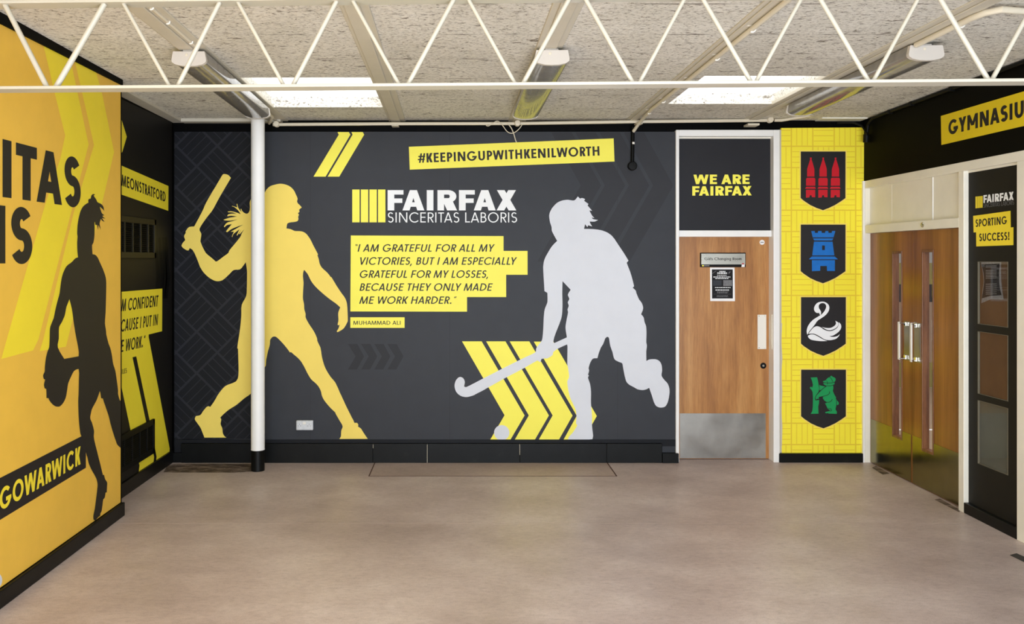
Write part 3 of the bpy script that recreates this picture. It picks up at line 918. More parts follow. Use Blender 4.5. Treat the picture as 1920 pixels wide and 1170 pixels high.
# the hall behind the double doors
MB().box(3.66, 10.2, 3.5, 12.0, -0.12, -0.001, 'gym_floor').build('floor_gym', kind='structure')
g = MB()
for z0, z1, m_ in ((0, 0.35, 'gym_olive'), (0.35, 1.2, 'gym_floor'), (1.2, 1.45, 'gym_dark'), (1.45, 1.75, 'gym_olive'), (1.75, 3.4, 'gym_wall')):
    g.box(4.6, 10.2, 12.0, 12.1, z0, z1, m_)
    g.box(10.1, 10.2, 3.5, 12.0, z0, z1, m_)
g.build('wall_gym', kind='structure')
MB().box(3.9, 9.5, 9.0, 9.06, -0.001, 0.001, 'paper_white').build('trim_7', kind='structure')

# ------------------------------------------------------------------ window_3: black side panel with three small panes
w3 = empty('window_3', (3.593, 5.78, 0), kind='structure', label='black side panel with three small glazed panes beside the double doors')
PANES = [(1.354, 1.790), (0.867, 1.303), (0.379, 0.822)]
ya, yb = 5.636, 5.963
sp = Sheet(SIDEP)
sp.lay([rectp(5.494, 0, 6.077, 2.435)], 'side_black', 0, neg=[rectp(ya, a, yb, d) for a, d in PANES])
sp.build('panel', w3)
for i, (za, zb) in enumerate(PANES):
    bd = MB(); t = 0.006; X0, X1 = 3.5905, 3.604
    bd.box(X0, X1, ya - t / 2, ya + t / 2, za, zb, 'pane_bead').box(X0, X1, yb - t / 2, yb + t / 2, za, zb, 'pane_bead')
    bd.box(X0, X1, ya + t / 2, yb - t / 2, za, za + t / 2, 'pane_bead').box(X0, X1, ya + t / 2, yb - t / 2, zb - t / 2, zb, 'pane_bead')
    wf = bd.build('window_frame', w3)
    MB().box(3.597, 3.599, ya, yb, za, zb, 'glass').build('pane', wf)
    bk = MB().box(3.607, 3.611, ya - 0.02, yb + 0.02, za - 0.02, zb + 0.02, 'paper_grey' if i == 2 else 'paper_brown')
    bk.build('backing_sheet', wf)
NT_ = (1790, 460, 4.877)
NP = SidePlane(3.6035)
nt = empty('paper_notice', (3.606, 5.8, 1.5), 'curled black printed notice stuck inside the top pane of the side panel', 'notice')
def curl(pts, mat, dx):
    m = MB(); m.flat = False
    n = len(pts[0])
    rows = [[NP.p2(NT_[0] + x / NT_[2], NT_[1] + y / NT_[2]) for x, y in r] for r in pts]
    vsx = []
    for i, r in enumerate(rows):
        for j, (a_, b_) in enumerate(r):
            vsx.append((3.6030 + dx + 0.002 * abs(math.sin(i * 0.7)), a_, b_))
    fs = [(i * n + j, i * n + j + 1, (i + 1) * n + j + 1, (i + 1) * n + j) for i in range(len(rows) - 1) for j in range(n - 1)]
    m.add(vsx, fs, mat); return m
curl([[(238, 155), (330, 152), (425, 150)], [(255, 250), (335, 245), (420, 240)], [(262, 330), (340, 330), (422, 330)], [(250, 420), (340, 415), (432, 410)], [(240, 530), (330, 492), (445, 495)]], 'poster_grey', 0.0014).build('paper', nt)
curl([[(246, 172), (330, 170), (412, 165)], [(262, 250), (335, 245), (405, 240)], [(268, 330), (335, 330), (404, 328)], [(260, 400), (330, 395), (412, 392)], [(248, 485), (330, 462), (428, 455)]], 'poster_black', 0.0).build('print', nt)
l2 = Sheet(NP)
for y in list(range(182, 200, 12)) + list(range(225, 300, 14)) + list(range(350, 445, 18)):
    l2.lay([px(NP, *NT_, [(285, y + 3), (385, y), (385, y + 6), (285, y + 9)])], 'poster_grey', 0.001)
l2.build('text_lines', nt)
MB().box(3.59, 3.64, 5.494, 6.077, 2.42, 2.435, 'cream_gloss').build('glazing_bead', w3)

# stickers on the side panel
S0 = (1800, 340, 8.36)
lg = empty('logo_decal', (3.592, 5.75, 2.05), 'small logo sticker of yellow bars and white lettering on the black side panel', 'sticker')
q = Sheet(SIDEP)
for k in range(4):
    xa, xb = 246 + k * 29.3, 246 + k * 29.3 + 24
    yt = lambda x: 240 - (x - 245) * 12 / 115
    yb_ = lambda x: 423 - (x - 247) * 11 / 113
    q.lay([px(SIDEP, *S0, [(xa, yt(xa)), (xb, yt(xb)), (xb, yb_(xb)), (xa, yb_(xa))])], 'print_chevron', 0.0015)
q.build('bars', lg, label='yellow bars')
q = Sheet(SIDEP)
lettering(q, 'FAIRFAX', cl(*S0, 371, 340), cl(*S0, 845, 289), cl(*S0, 371, 218), 'print_white', 0.0015, w=0.30, v=0.22)
q.build('name_lettering', lg)
q = Sheet(SIDEP)
lettering(q, 'SINCERITAS LABORIS', cl(*S0, 371, 412), cl(*S0, 850, 363), cl(*S0, 371, 352), 'poster_grey', 0.0015, w=0.10)
q.build('motto_lettering', lg)
sl = empty('slogan_decal', (3.592, 5.75, 1.85), 'two overlapping yellow slogan strips on the black side panel under the logo', 'sticker')
Sheet(SIDEP).board(px(SIDEP, *S0, [(254, 790), (838, 718), (838, 1000), (258, 1020)]), 'print_chevron', 0.0002, 0.0012).build('lower_strip', sl)
Sheet(SIDEP).board(px(SIDEP, *S0, [(212, 542), (796, 462), (800, 750), (218, 802)]), 'print_chevron', 0.0014, 0.0026).build('upper_strip', sl)
q = Sheet(SIDEP)
lettering(q, 'SPORTING', cl(*S0, 252, 716), cl(*S0, 742, 668), cl(*S0, 252, 600), 'print_ink', 0.0032, w=0.2)
lettering(q, 'SUCCESS!', cl(*S0, 306, 938), cl(*S0, 778, 918), cl(*S0, 306, 820), 'print_ink', 0.0018, w=0.2)
q.build('lettering', sl)

# gymnasium sign on the right wall
G0 = (1740, 170, 10.64)
gy = empty('sign', (XR - 0.002, 5.6, 2.55), 'yellow sign with large black capitals on the black wall above the double doors', 'sign')
Sheet(RIGHT).board(px(RIGHT, *G0, [(266, 505), (2700, -218), (2700, 523), (277, 1083)]), 'sign_yellow', 0.0005, 0.004).build('board', gy)
q = Sheet(RIGHT)
lettering(q, 'GY\u2c6eNASIU\u2c6e', cl(*G0, 420, 886), cl(*G0, 1699, 574), cl(*G0, 420, 600), 'print_ink', 0.0046, w=0.28, v=0.22, fit='GY\u2c6eNASI')
q.build('lettering', gy)

# ================================================================== THE MURALS
# ---- mural on the back wall
mb = empty('wall_mural', BACK.p3(*BACK.p2(800, 826), 0), 'charcoal wall mural with yellow batter and silver hockey player behind the white column', 'mural')
q = Sheet(BACK)
q.board(onp(BACK, [(327, 247), (1266, 247), (1266, 829), (327, 823)]), 'print_dark', -0.03, 0.0)
q.board(onp(BACK, [(327, 823), (342, 823), (342, 850), (327, 850)]), 'print_night', -0.03, 0.0)
q.board(onp(BACK, [(1240, 829), (1266, 829), (1266, 851), (1240, 851)]), 'print_dark', -0.03, 0.0)
for sx in (582, 843, 1158):
    q.lay([onp(BACK, rectp(sx - 0.35, 247, sx + 0.35, 826))], 'print_band2', 0.0002)
q.build('backdrop', mb)
# basket weave area on the left of the column
q = Sheet(BACK)
clipw = onp(BACK, [(327, 247), (484, 247), (484, 823), (327, 823)])
q.lay([clipw], 'print_night', 0.0003)
ox, oy, cs = 330 + 465 / 6, 505 + 470 / 6, 54.8
lines = []
r2 = math.sqrt(0.5)
def rot(u, v): return (ox + (u + v) * r2 * cs, oy + (v - u) * r2 * cs)    # u up-right, v down-right
def bar(u0, v0, u1, v1, wd):
    a, d = rot(u0, v0), rot(u1, v1)
    return stroke([a, d], wd)[0]
for i in range(-8, 9):
    for j in range(-8, 9):
        cx_, cy_ = rot(i + .5, j + .5)
        if not (270 < cx_ < 540 and 190 < cy_ < 880): continue
        horiz = (i + j) % 2 == 0
        for k in (1, 2, 3):
            if horiz: lines.append(bar(i + .05, j + k / 4, i + .95, j + k / 4, 1.7))
            else: lines.append(bar(i + k / 4, j + .05, i + k / 4, j + .95, 1.7))
        lines.append(bar(i, j, i + 1, j, 4.2)); lines.append(bar(i, j, i, j + 1, 4.2))
q.lay([onp(BACK, p) for p in lines], 'print_night_line', 0.0006, clip=clipw)
q.build('weave_pattern', mb)
# faint large chevrons
q = Sheet(BACK)
clipm = onp(BACK, [(800, 248), (1265, 248), (1265, 560), (800, 560)])
K0 = (960, 230, 3.1625)
for k in range(4):
    d = 143 * k
    q.lay([px(BACK, *K0, [(207 + d, 10), (408 + d, 372), (150 + d, 824), (268 + d, 824), (528 + d, 372), (327 + d, 10)])], 'print_band', 0.0004, clip=clipm)
q.build('faint_chevrons', mb)
K1 = (640, 420, 4.178)
q = Sheet(BACK)
for k in range(4):
    d = 103 * k
    q.lay([px(BACK, *K1, [(52 + d, 940), (125 + d, 940), (178 + d, 1037), (122 + d, 1140), (52 + d, 1140), (112 + d, 1037)])], 'print_band2', 0.0004)
q.build('dark_chevrons', mb)
K2 = (840, 630, 5.708)
CH = [[(150, 57), (360, 57), (820, 850), (665, 1115), (450, 1112), (605, 848)], [(408, 57), (615, 57), (1080, 850), (925, 1118), (710, 1117), (865, 850)],
      [(660, 57), (870, 57), (1333, 852), (1180, 1122), (965, 1120), (1120, 850)], [(918, 60), (1128, 60), (1593, 856), (1440, 1124), (1228, 1124), (1378, 853)]]
for c_ in CH:
    Sheet(BACK).lay([px(BACK, *K2, c_)], 'print_yellow', 0.0008).build('yellow_chevron', mb)
K3 = (320, 220, 3.442)
for c_ in ([(1077, 95), (1150, 95), (1160, 112), (1000, 383), (922, 383), (1085, 112)], [(1167, 95), (1240, 95), (1249, 112), (1088, 383), (1013, 383), (1174, 112)]):
    Sheet(BACK).lay([px(BACK, *K3, c_)], 'print_yellow', 0.0008).build('yellow_stripe', mb)

# silhouettes, traced as outlines in the plane of the mural
C1, C2, C3 = (330, 315, 6), (330, 505, 6), (350, 640, 6)
C4, C5, C6 = (490, 335, 6), (490, 500, 6), (530, 640, 6)
bat = []
bat += pix(*C4, [(150, 68), (210, 57), (270, 65), (325, 90), (365, 130), (390, 180), (408, 225), (402, 255), (412, 278), (435, 300), (455, 323), (425, 350), (430, 372), (412, 390), (425, 405), (415, 430), (418, 455), (405, 478), (370, 487), (320, 493), (292, 508), (283, 560), (330, 568), (375, 588), (430, 590), (470, 598), (510, 625), (550, 680), (590, 760), (637, 850), (632, 862), (645, 900), (658, 960), (685, 1005), (740, 1055), (780, 1105)])
bat += pix(*C5, [(790, 120), (850, 220), (900, 295), (940, 350), (960, 400), (968, 460), (973, 600), (965, 630), (930, 690), (890, 720), (855, 737), (850, 725), (868, 695), (884, 645), (875, 660), (857, 655), (868, 600), (865, 520), (888, 458), (840, 415), (770, 365), (690, 300), (610, 225), (560, 160), (520, 80), (482, 35), (472, 60), (468, 110), (475, 180), (470, 270), (468, 360), (480, 420), (484, 480), (498, 530), (500, 575), (540, 650), (590, 725), (625, 800), (632, 840)])
bat += pix(*C6, [(425, 70), (445, 190), (480, 300), (540, 400), (590, 460), (620, 520), (660, 610), (720, 740), (780, 860), (808, 918), (835, 917), (850, 935), (848, 960), (880, 980), (905, 1020), (935, 1065), (958, 1097), (638, 1098), (655, 1070), (660, 1000), (675, 955), (640, 890), (600, 820), (590, 798), (540, 750), (480, 680), (445, 620), (430, 560), (405, 510), (370, 470), (320, 425), (280, 360), (240, 280), (210, 230), (170, 185), (120, 143), (95, 122), (82, 125), (50, 80)])
bat += pix(*C5, [(240, 860), (180, 800), (148, 785), (120, 795), (100, 825), (95, 880), (75, 950), (55, 1050), (35, 1140)])
bat += pix(*C3, [(720, 590), (650, 640), (560, 715), (480, 765), (420, 815), (378, 858), (390, 880), (382, 930), (400, 975), (408, 1035), (425, 1065), (448, 1083), (200, 1083), (180, 1030), (155, 970), (120, 920), (92, 875), (105, 840), (155, 828), (185, 785), (225, 738), (250, 730), (265, 738), (310, 675), (350, 605), (390, 550), (440, 500), (520, 468), (555, 450), (578, 410), (585, 330), (582, 200), (578, 85), (570, 75)])
bat += pix(*C2, [(705, 780), (725, 640), (735, 520), (740, 400), (790, 300), (798, 200), (800, 60)])
bat += pix(*C1, [(798, 1140), (785, 1060), (760, 1095), (720, 1140), (650, 1148)])
bat += pix(*C2, [(600, 55), (540, 110), (500, 130), (450, 132), (390, 105), (340, 65), (300, 20)])
bat += pix(*C1, [(270, 1110), (240, 1030), (205, 950), (185, 920), (155, 900), (145, 925), (120, 925), (75, 895), (62, 875), (75, 845), (105, 810), (92, 775), (95, 755), (110, 730), (110, 710), (140, 670), (165, 660), (205, 658), (290, 500), (340, 390), (420, 250), (480, 150), (525, 75), (550, 68), (590, 80), (618, 112), (560, 210), (490, 330), (420, 460), (400, 490), (330, 580), (265, 685), (285, 740), (278, 800), (278, 835), (310, 910), (340, 960), (400, 1010), (447, 1052), (470, 1045), (530, 1000), (590, 955), (600, 930), (640, 880), (720, 780), (740, 735), (768, 690), (716, 745), (710, 740), (735, 690), (690, 760), (682, 756), (715, 690), (650, 740), (633, 778), (628, 772), (652, 716), (615, 718), (690, 675), (755, 638), (690, 660), (620, 690), (577, 722), (563, 716), (580, 690), (628, 632), (575, 642), (546, 667), (540, 657), (575, 615), (640, 597), (695, 578), (610, 592), (545, 588), (536, 581), (600, 560), (688, 546), (620, 537), (580, 543), (577, 537), (592, 520), (650, 513), (686, 520), (640, 500), (588, 498), (582, 491), (620, 487), (680, 500), (728, 520), (700, 478), (660, 442), (628, 431), (636, 427), (690, 445), (682, 405), (690, 402), (702, 450), (737, 497), (727, 462), (735, 460), (750, 490), (785, 513), (810, 509), (828, 480), (832, 430), (830, 390), (848, 345)])
bat += pix(*C4, [(38, 155), (60, 120), (100, 85)])
Sheet(BACK).lay([onp(BACK, smooth_poly(bat))], 'print_gold', 0.0012).build('batter_silhouette', mb)

H1, H2, H3, H4 = (1010, 360, 6), (1010, 500, 6), (1060, 640, 6), (840, 630, 5.708)
hoc = []
hoc += pix(*H1, [(400, 95), (440, 50), (465, 75), (490, 68), (522, 80), (512, 100), (560, 135), (550, 152), (602, 212), (570, 207), (600, 265), (627, 293), (594, 287), (612, 305), (668, 315), (630, 333), (574, 332), (582, 355), (602, 388), (557, 374), (548, 395), (522, 362), (510, 415), (560, 415), (640, 420), (710, 432), (770, 455), (820, 490), (850, 525), (900, 600), (960, 690), (1010, 772), (990, 797), (1030, 900), (1072, 1055), (1058, 1077)])
hoc += pix(*H2, [(1092, 270), (1100, 300), (1130, 370), (1160, 410), (1175, 470), (1152, 535), (1180, 570), (1190, 620), (1208, 670), (1212, 760), (1210, 850), (1217, 890), (1210, 950), (1211, 1050)])
hoc += pix(*H3, [(912, 222), (940, 205), (990, 200), (1030, 205), (1065, 230), (1083, 270), (1088, 330), (1082, 385), (1110, 430), (1150, 475), (1170, 530), (1170, 600), (1150, 690), (1120, 735), (1065, 745), (1020, 725), (995, 680), (970, 600), (943, 523), (910, 540), (870, 548), (815, 540), (770, 515), (715, 485), (685, 450), (668, 390), (650, 300), (640, 248), (600, 230), (552, 200), (530, 120), (505, 50)])
hoc += pix(*H2, [(790, 800), (772, 788), (750, 805), (725, 870), (700, 910), (680, 960), (660, 1030), (610, 1035), (580, 1080)])
hoc += pix(*H3, [(262, 300), (267, 330), (255, 375), (265, 385), (255, 410), (278, 480), (288, 560), (288, 700), (300, 840), (300, 950), (312, 1060), (305, 1100), (245, 1108), (235, 1124), (28, 1122), (40, 1075), (85, 1025), (135, 945), (120, 925), (125, 850), (118, 780), (95, 720), (60, 650), (35, 560), (22, 450), (42, 400), (30, 300), (22, 250), (24, 60)])
hoc += pix(*H2, [(320, 874), (210, 925), (165, 960), (155, 995), (100, 1030)])
hoc += pix(*H4, [(1040, 240), (1000, 245), (990, 280), (955, 262), (820, 340), (620, 445), (430, 550), (300, 620), (240, 645), (190, 653), (135, 640), (90, 600), (70, 540), (80, 485), (105, 450), (135, 438), (165, 455), (180, 490), (172, 540), (200, 545), (375, 455), (560, 360), (770, 255), (935, 175), (945, 130), (980, 80), (1005, 45)])
hoc += pix(*H2, [(45, 780), (52, 700), (58, 560), (68, 480), (95, 410), (100, 370), (98, 295), (65, 275), (58, 150)])
hoc += pix(*H1, [(52, 880), (52, 830), (65, 760), (100, 690), (150, 610), (208, 550), (180, 500), (150, 440), (145, 395), (130, 350), (118, 270), (130, 220), (160, 170), (210, 120), (270, 95), (330, 88)])
hole = pix(*H2, [(268, 162), (360, 260), (328, 315), (345, 362), (328, 400), (338, 440), (325, 480), (330, 515), (312, 610), (302, 690), (318, 795), (175, 860), (165, 845), (180, 780), (210, 700), (245, 610), (262, 540), (268, 430), (265, 300)])
Sheet(BACK).lay([onp(BACK, smooth_poly(hoc))], 'print_silver', 0.0012, neg=[onp(BACK, smooth_poly(hole))]).build('hockey_player_silhouette', mb)
ball = [(575 + 82 * math.cos(a * math.pi / 20), min(1113, 1035 + 82 * math.sin(a * math.pi / 20))) for a in range(40)]
Sheet(BACK).lay([px(BACK, *K2, ball)], 'print_silver', 0.0012).build('ball', mb)

# banner, logo, quotation
B0 = (760, 255, 4.8)
bn = Sheet(BACK).lay([px(BACK, *B0, [(32, 97), (1875, 22), (1882, 230), (40, 303)])], 'print_yellow', 0.0008).build('banner', mb)
q = Sheet(BACK)
lettering(q, '#KEEPINGUPWITHKENILWORTH', cl(*B0, 114, 242), cl(*B0, 1748, 176), cl(*B0, 111, 158), 'print_ink', 0.0014, w=0.205, v=0.175)
q.build('lettering', bn)
L0 = (640, 340, 5.333)
for k in range(4):
    Sheet(BACK).lay([px(BACK, *L0, rectp(109 + 86 * k, 82, 183 + 86 * k, 410))], 'print_yellow', 0.0008).build('logo_bar', mb)
q = Sheet(BACK)
lettering(q, 'FAIRFAX', cl(*L0, 463, 291), cl(*L0, 1750, 291), cl(*L0, 463, 88), 'print_white', 0.0008, w=0.33, v=0.22)
q.build('logo_lettering', mb)
q = Sheet(BACK)
lettering(q, 'SINCERITAS LABORIS', cl(*L0, 466, 411), cl(*L0, 1757, 411), cl(*L0, 466, 311), 'print_white', 0.0008, w=0.105, v=0.105, track=0.02)
q.build('motto_lettering', mb)
Q0 = (640, 425, 5.333)
qp = Sheet(BACK).lay([px(BACK, *Q0, [(95, 88), (1622, 94), (1622, 242), (1862, 242), (1862, 481), (1648, 481), (1648, 704), (1257, 704), (1257, 850), (90, 848)])], 'print_yellow', 0.0008).build('quote_panel', mb)
SL_ = 0.2
for txt, xa, xb, yb2, yt2 in (('\u201cI AM GRATEFUL FOR ALL MY', 142, 1535, 250, 176), ('VICTORIES, BUT I AM ESPECIALLY', 189, 1757, 381, 306), ('GRATEFUL FOR MY LOSSES,', 185, 1468, 511, 437),
                              ('BECAUSE THEY ONLY MADE', 182, 1515, 641, 567), ('ME WORK HARDER.\u201d', 178, 1153, 771, 698)):
    q = Sheet(BACK)
    lettering(q, txt, cl(*Q0, xa, yb2), cl(*Q0, xb, yb2), cl(*Q0, xa, yt2), 'print_ink', 0.0014, w=0.15, v=0.135, slant=SL_)
    q.build('lettering', qp)
np2 = Sheet(BACK).lay([px(BACK, *Q0, [(90, 906), (633, 906), (633, 1012), (90, 1012)])], 'print_yellow', 0.0008).build('name_panel', mb)
q = Sheet(BACK)
lettering(q, 'MUHAMMAD ALI', cl(*Q0, 120, 980), cl(*Q0, 592, 980), cl(*Q0, 120, 941), 'print_ink', 0.0014, w=0.14)
q.build('lettering', np2)

# ---- mural on the pier between the doors
mp = empty('wall_mural', BACK.p3(*BACK.p2(1542, 850), 0), 'yellow basket weave wall mural with four shields, between the two doorways', 'mural')
q = Sheet(BACK)
PIER = onp(BACK, [(1465, 240), (1620.3, 239), (1617, 851), (1466, 851)])
q.board(PIER, 'weave_yellow', -0.03, 0.0)
gx, gy0, g = 1460 + 268 / 11.29, 230 + 500 / 11.29, 40.2
lines = []
for i in range(-1, 4):
    for j in range(-2, 17):
        X0, Y0 = gx + i * g, gy0 + j * (g - 0.25)
        for k in (1, 2, 3):
            if (i + j) % 2 == 0: lines.append(rectp(X0 + 1.6, Y0 + k * g / 4 - 0.65, X0 + g - 1.6, Y0 + k * g / 4 + 0.65))
            else: lines.append(rectp(X0 + k * g / 4 - 0.65, Y0 + 1.6, X0 + k * g / 4 + 0.65, Y0 + g - 1.6))
        lines.append(rectp(X0 - 1.15, Y0, X0 + 1.15, Y0 + g)); lines.append(rectp(X0, Y0 - 1.15, X0 + g, Y0 + 1.15))
q.lay([onp(BACK, p) for p in lines], 'weave_line', 0.0004, clip=PIER)
q.build('backdrop', mp)
q = Sheet(BACK)
q.board(onp(BACK, [(1463, 606), (1466.5, 606), (1465, 640), (1467, 672), (1465, 700), (1467, 735), (1465, 770), (1467, 800), (1466, 836), (1463, 836)]), 'beam_paint', -0.004, 0.001)
q.build('torn_edge', mp, label='torn edge showing bare plaster')
def shield(y0, x0=1490):
    S = (x0, y0, 9)
    base = [(102, 82), (858, 82), (856, 868), (790, 915), (680, 985), (575, 1035), (478, 1072), (370, 1035), (262, 985), (150, 910), (100, 866)]
    cxm, cym = 479, 560
    bord = [(cxm + (x - cxm) * 1.05, cym + (y - cym) * 1.04) for x, y in base]
    s = Sheet(BACK)
    s.lay([px(BACK, *S, bord)], 'print_gold', 0.0006)
    s.lay([px(BACK, *S, base)], 'shield_black', 0.001)
    return S, s.build('shield', mp)
S, sh = shield(275)
q = Sheet(BACK)
for d in (0, 209, 417):
    for p in ([(262, 212), (255, 192), (262, 184), (282, 184), (290, 192), (282, 212), (300, 265), (332, 378), (332, 505), (208, 505), (210, 378), (245, 265)],
              [(208, 525), (332, 525), (347, 545), (345, 660), (192, 660), (192, 545)], [(195, 678), (340, 678), (358, 710), (175, 710)],
              [(190, 728), (345, 728), (345, 855), (288, 850), (284, 820), (255, 820), (248, 856), (190, 862)]):
        q.lay([px(BACK, *S, [(x + d, y) for x, y in p])], 'emblem_red', 0.0014)
q.build('emblem', sh, label='three red towers')
S, sh = shield(412)
q = Sheet(BACK)
for p in ([(278, 190), (338, 190), (341, 222), (390, 222), (395, 190), (452, 190), (455, 222), (512, 222), (518, 190), (565, 190), (570, 222), (625, 222), (630, 190), (685, 190), (655, 298), (303, 298)],
          [(308, 315), (652, 315), (632, 350), (330, 350)], [(288, 620), (675, 620), (728, 668), (238, 668)],
          [(290, 682), (677, 682), (677, 865), (545, 865), (542, 780), (432, 780), (430, 862), (290, 868)]):
    q.lay([px(BACK, *S, p)], 'emblem_blue', 0.0014)
q.lay([px(BACK, *S, [(325, 370), (637, 370), (668, 603), (295, 603)])], 'emblem_blue', 0.0014, neg=[px(BACK, *S, rectp(462, 435, 508, 512))])
q.build('emblem', sh, label='blue castle tower')
S, sh = shield(548, 1490.6)
q = Sheet(BACK)
for p in ([(205, 710), (195, 660), (210, 590), (250, 520), (310, 460), (380, 415), (450, 370), (500, 310), (525, 250), (518, 210), (495, 188), (460, 182), (420, 195), (400, 230), (405, 270), (430, 310), (440, 345), (430, 385), (415, 375), (405, 347), (370, 350), (335, 325), (320, 280), (335, 225), (375, 180), (430, 160), (490, 160), (540, 185), (572, 225), (578, 275), (560, 330), (510, 390), (440, 440), (380, 480), (330, 550), (290, 600), (240, 660), (212, 712)],
          [(225, 700), (270, 640), (320, 590), (370, 573), (430, 590), (480, 625), (540, 650), (600, 655), (660, 635), (710, 600), (732, 560), (738, 505), (765, 530), (780, 575), (765, 630), (720, 680), (660, 720), (620, 735), (582, 735), (610, 750), (660, 752), (720, 735), (755, 705), (735, 745), (690, 785), (620, 805), (560, 808), (500, 795), (440, 760), (380, 725), (320, 700), (270, 698)],
          [(450, 585), (520, 600), (600, 600), (660, 570), (690, 530), (680, 480), (715, 500), (732, 520), (726, 560), (700, 595), (650, 625), (590, 640), (530, 630)],
          [(215, 735), (260, 712), (320, 714), (380, 742), (440, 777), (500, 807), (545, 822), (440, 825), (340, 815), (270, 800), (230, 770)]):
    q.lay([px(BACK, *S, smooth_poly(p, 3, 70))], 'print_white', 0.0014)
q.build('emblem', sh, label='white swan')
S, sh = shield(684, 1490.8)
q = Sheet(BACK)
staff = [(262, 215), (370, 210), (385, 270), (395, 330), (405, 400), (395, 455), (348, 520), (333, 580), (345, 602), (405, 592), (402, 650), (390, 700), (395, 825), (262, 828), (290, 780), (298, 700), (300, 560), (295, 460), (275, 420), (245, 390), (265, 368), (290, 385), (300, 340), (285, 270)]
bear = [(467, 277), (490, 270), (515, 262), (535, 235), (560, 215), (588, 205), (598, 188), (618, 185), (632, 202), (660, 212), (685, 235), (680, 265), (665, 290), (660, 330), (640, 345), (645, 390), (635, 440), (660, 500), (690, 550), (685, 570), (700, 598), (722, 618), (736, 640), (733, 668), (712, 680), (698, 665), (690, 700), (680, 750), (705, 795), (700, 828), (560, 822), (556, 812), (530, 818), (505, 812), (510, 797), (555, 785), (596, 775), (550, 740), (525, 690), (505, 650), (540, 635), (490, 600), (465, 560), (475, 532), (420, 537), (395, 560), (400, 577), (370, 572), (350, 595), (341, 560), (357, 520), (412, 460), (472, 400), (530, 357), (490, 335), (470, 315), (490, 308), (475, 292)]
q.lay([px(BACK, *S, staff)], 'emblem_green', 0.0014)
q.lay([px(BACK, *S, bear)], 'emblem_green', 0.0018)
q.lay([px(BACK, *S, [(408, 335), (430, 350), (505, 365), (445, 425), (412, 430)])], 'emblem_green', 0.0014)
for st in (stroke([(352, 598), (336, 565), (352, 520), (408, 458), (470, 398), (535, 352)], 9) + stroke([(480, 300), (545, 308), (620, 305), (665, 290)], 9) + stroke([(528, 265), (545, 290), (545, 330)], 7) +
           stroke([(582, 208), (615, 240), (632, 285)], 8) + stroke([(535, 352), (600, 355), (655, 335)], 8) + stroke([(400, 547), (470, 532), (545, 510), (580, 482), (578, 450)], 9) +
           stroke([(525, 630), (575, 630), (610, 610), (625, 582)], 9) + stroke([(560, 735), (605, 745), (615, 770), (590, 785)], 8) + stroke([(695, 600), (698, 665)], 8)):
    q.lay([px(BACK, *S, st)], 'shield_black', 0.0022)
q.build('emblem', sh, label='green bear holding a staff')

# ---- mural on the near left wall
mn = empty('wall_mural', (XLN, 5.2, 0.095), 'amber wall mural with black netball player silhouette on the nearest wall', 'mural')
MURN = rectp(0.4, 0.1, YE, H + 1.219)
Sheet(NEARL).board(MURN, 'print_amber', -0.002, 0.0).build('backdrop', mn)
Y3, Y4 = (0, 0, 3.9), (0, 600, 2.053)
st1 = [(78, 62), (130, 100), (135, 126), (166, 271), (133, 399), (72, 636), (62, 657), (2.4, 673), (12.5, 636), (84, 385), (113, 297), (122, 254), (103, 177), (82, 88)]
st2 = [(138, 105), (176, 120), (183, 146), (192, 179), (213.7, 285), (192, 378), (136, 600), (123.5, 650), (74, 658.5), (81, 636), (138, 399), (176, 272), (155, 179), (142, 123)]
for p in (st1, st2):
    Sheet(NEARL).lay([onp(NEARL, p)], 'print_chevron', 0.0006, clip=MURN).build('yellow_chevron', mn)
I0 = (0, 240, 4.5)
q = Sheet(NEARL)
lettering(q, 'SINCERITAS', cl(*I0, 20, 582), cl(*I0, 680, 672), cl(*I0, 20, 92), 'print_brown_black', 0.0012, w=0.275, v=0.22, fit='ITAS')
lettering(q, 'LABORIS', cl(*I0, -35, 1143), cl(*I0, 271, 1140), cl(*I0, -35, 648), 'print_brown_black', 0.0012, w=0.275, v=0.22, fit='IS')
q.build('lettering', mn)
W0 = (0, 800, 5.85)
bl_, tr_ = NEARL.p2(0 , 800 + 1022 / 5.85), NEARL.p2(940 / 5.85, 800 + 80 / 5.85)
br_, tl_ = NEARL.p2(940 / 5.85, 800 + 451 / 5.85), NEARL.p2(0, 800 + 562 / 5.85)
def ext(a, b, t): return (a[0] + (b[0] - a[0]) * t, a[1] + (b[1] - a[1]) * t)
bn = Sheet(NEARL).lay([[ext(br_, bl_, 2.0), br_, tr_, ext(tr_, tl_, 2.0)]], 'print_ink', 0.0012, clip=MURN).build('banner', mn)
q = Sheet(NEARL)
lettering(q, '#LETSGOWARWICK', cl(*W0, -8, 928), cl(*W0, 880, 410), cl(*W0, -8, 688), 'print_chevron', 0.0022, w=0.22, v=0.19, fit='GOWARWICK', slant=0.0)
q.build('lettering', bn)
N1, N2, N3, N4 = (70, 355, 6), (70, 545, 6), (70, 735, 6), (70, 850, 6)
net = []
net += pix(*N1, [(572, 150), (570, 120), (580, 108), (597, 105), (605, 70), (620, 55), (640, 55), (645, 62), (630, 68), (640, 85), (660, 115), (675, 145), (715, 165), (740, 195), (750, 245), (735, 225), (700, 195), (712, 240), (725, 270), (752, 292), (730, 296), (735, 308), (762, 328), (740, 326), (725, 322), (735, 340), (755, 365), (730, 355), (712, 332), (705, 355), (698, 388), (712, 455), (690, 412), (683, 402), (682, 458), (670, 400), (650, 400), (645, 365), (640, 375), (642, 440), (638, 540), (628, 600), (613, 630), (618, 730), (650, 738), (675, 765), (705, 830), (740, 910), (765, 985), (773, 1050)])
net += pix(*N2, [(770, 100), (765, 250), (758, 370), (770, 450), (775, 500), (800, 600), (820, 650), (835, 720), (852, 830), (875, 900), (890, 1000), (905, 1120)])
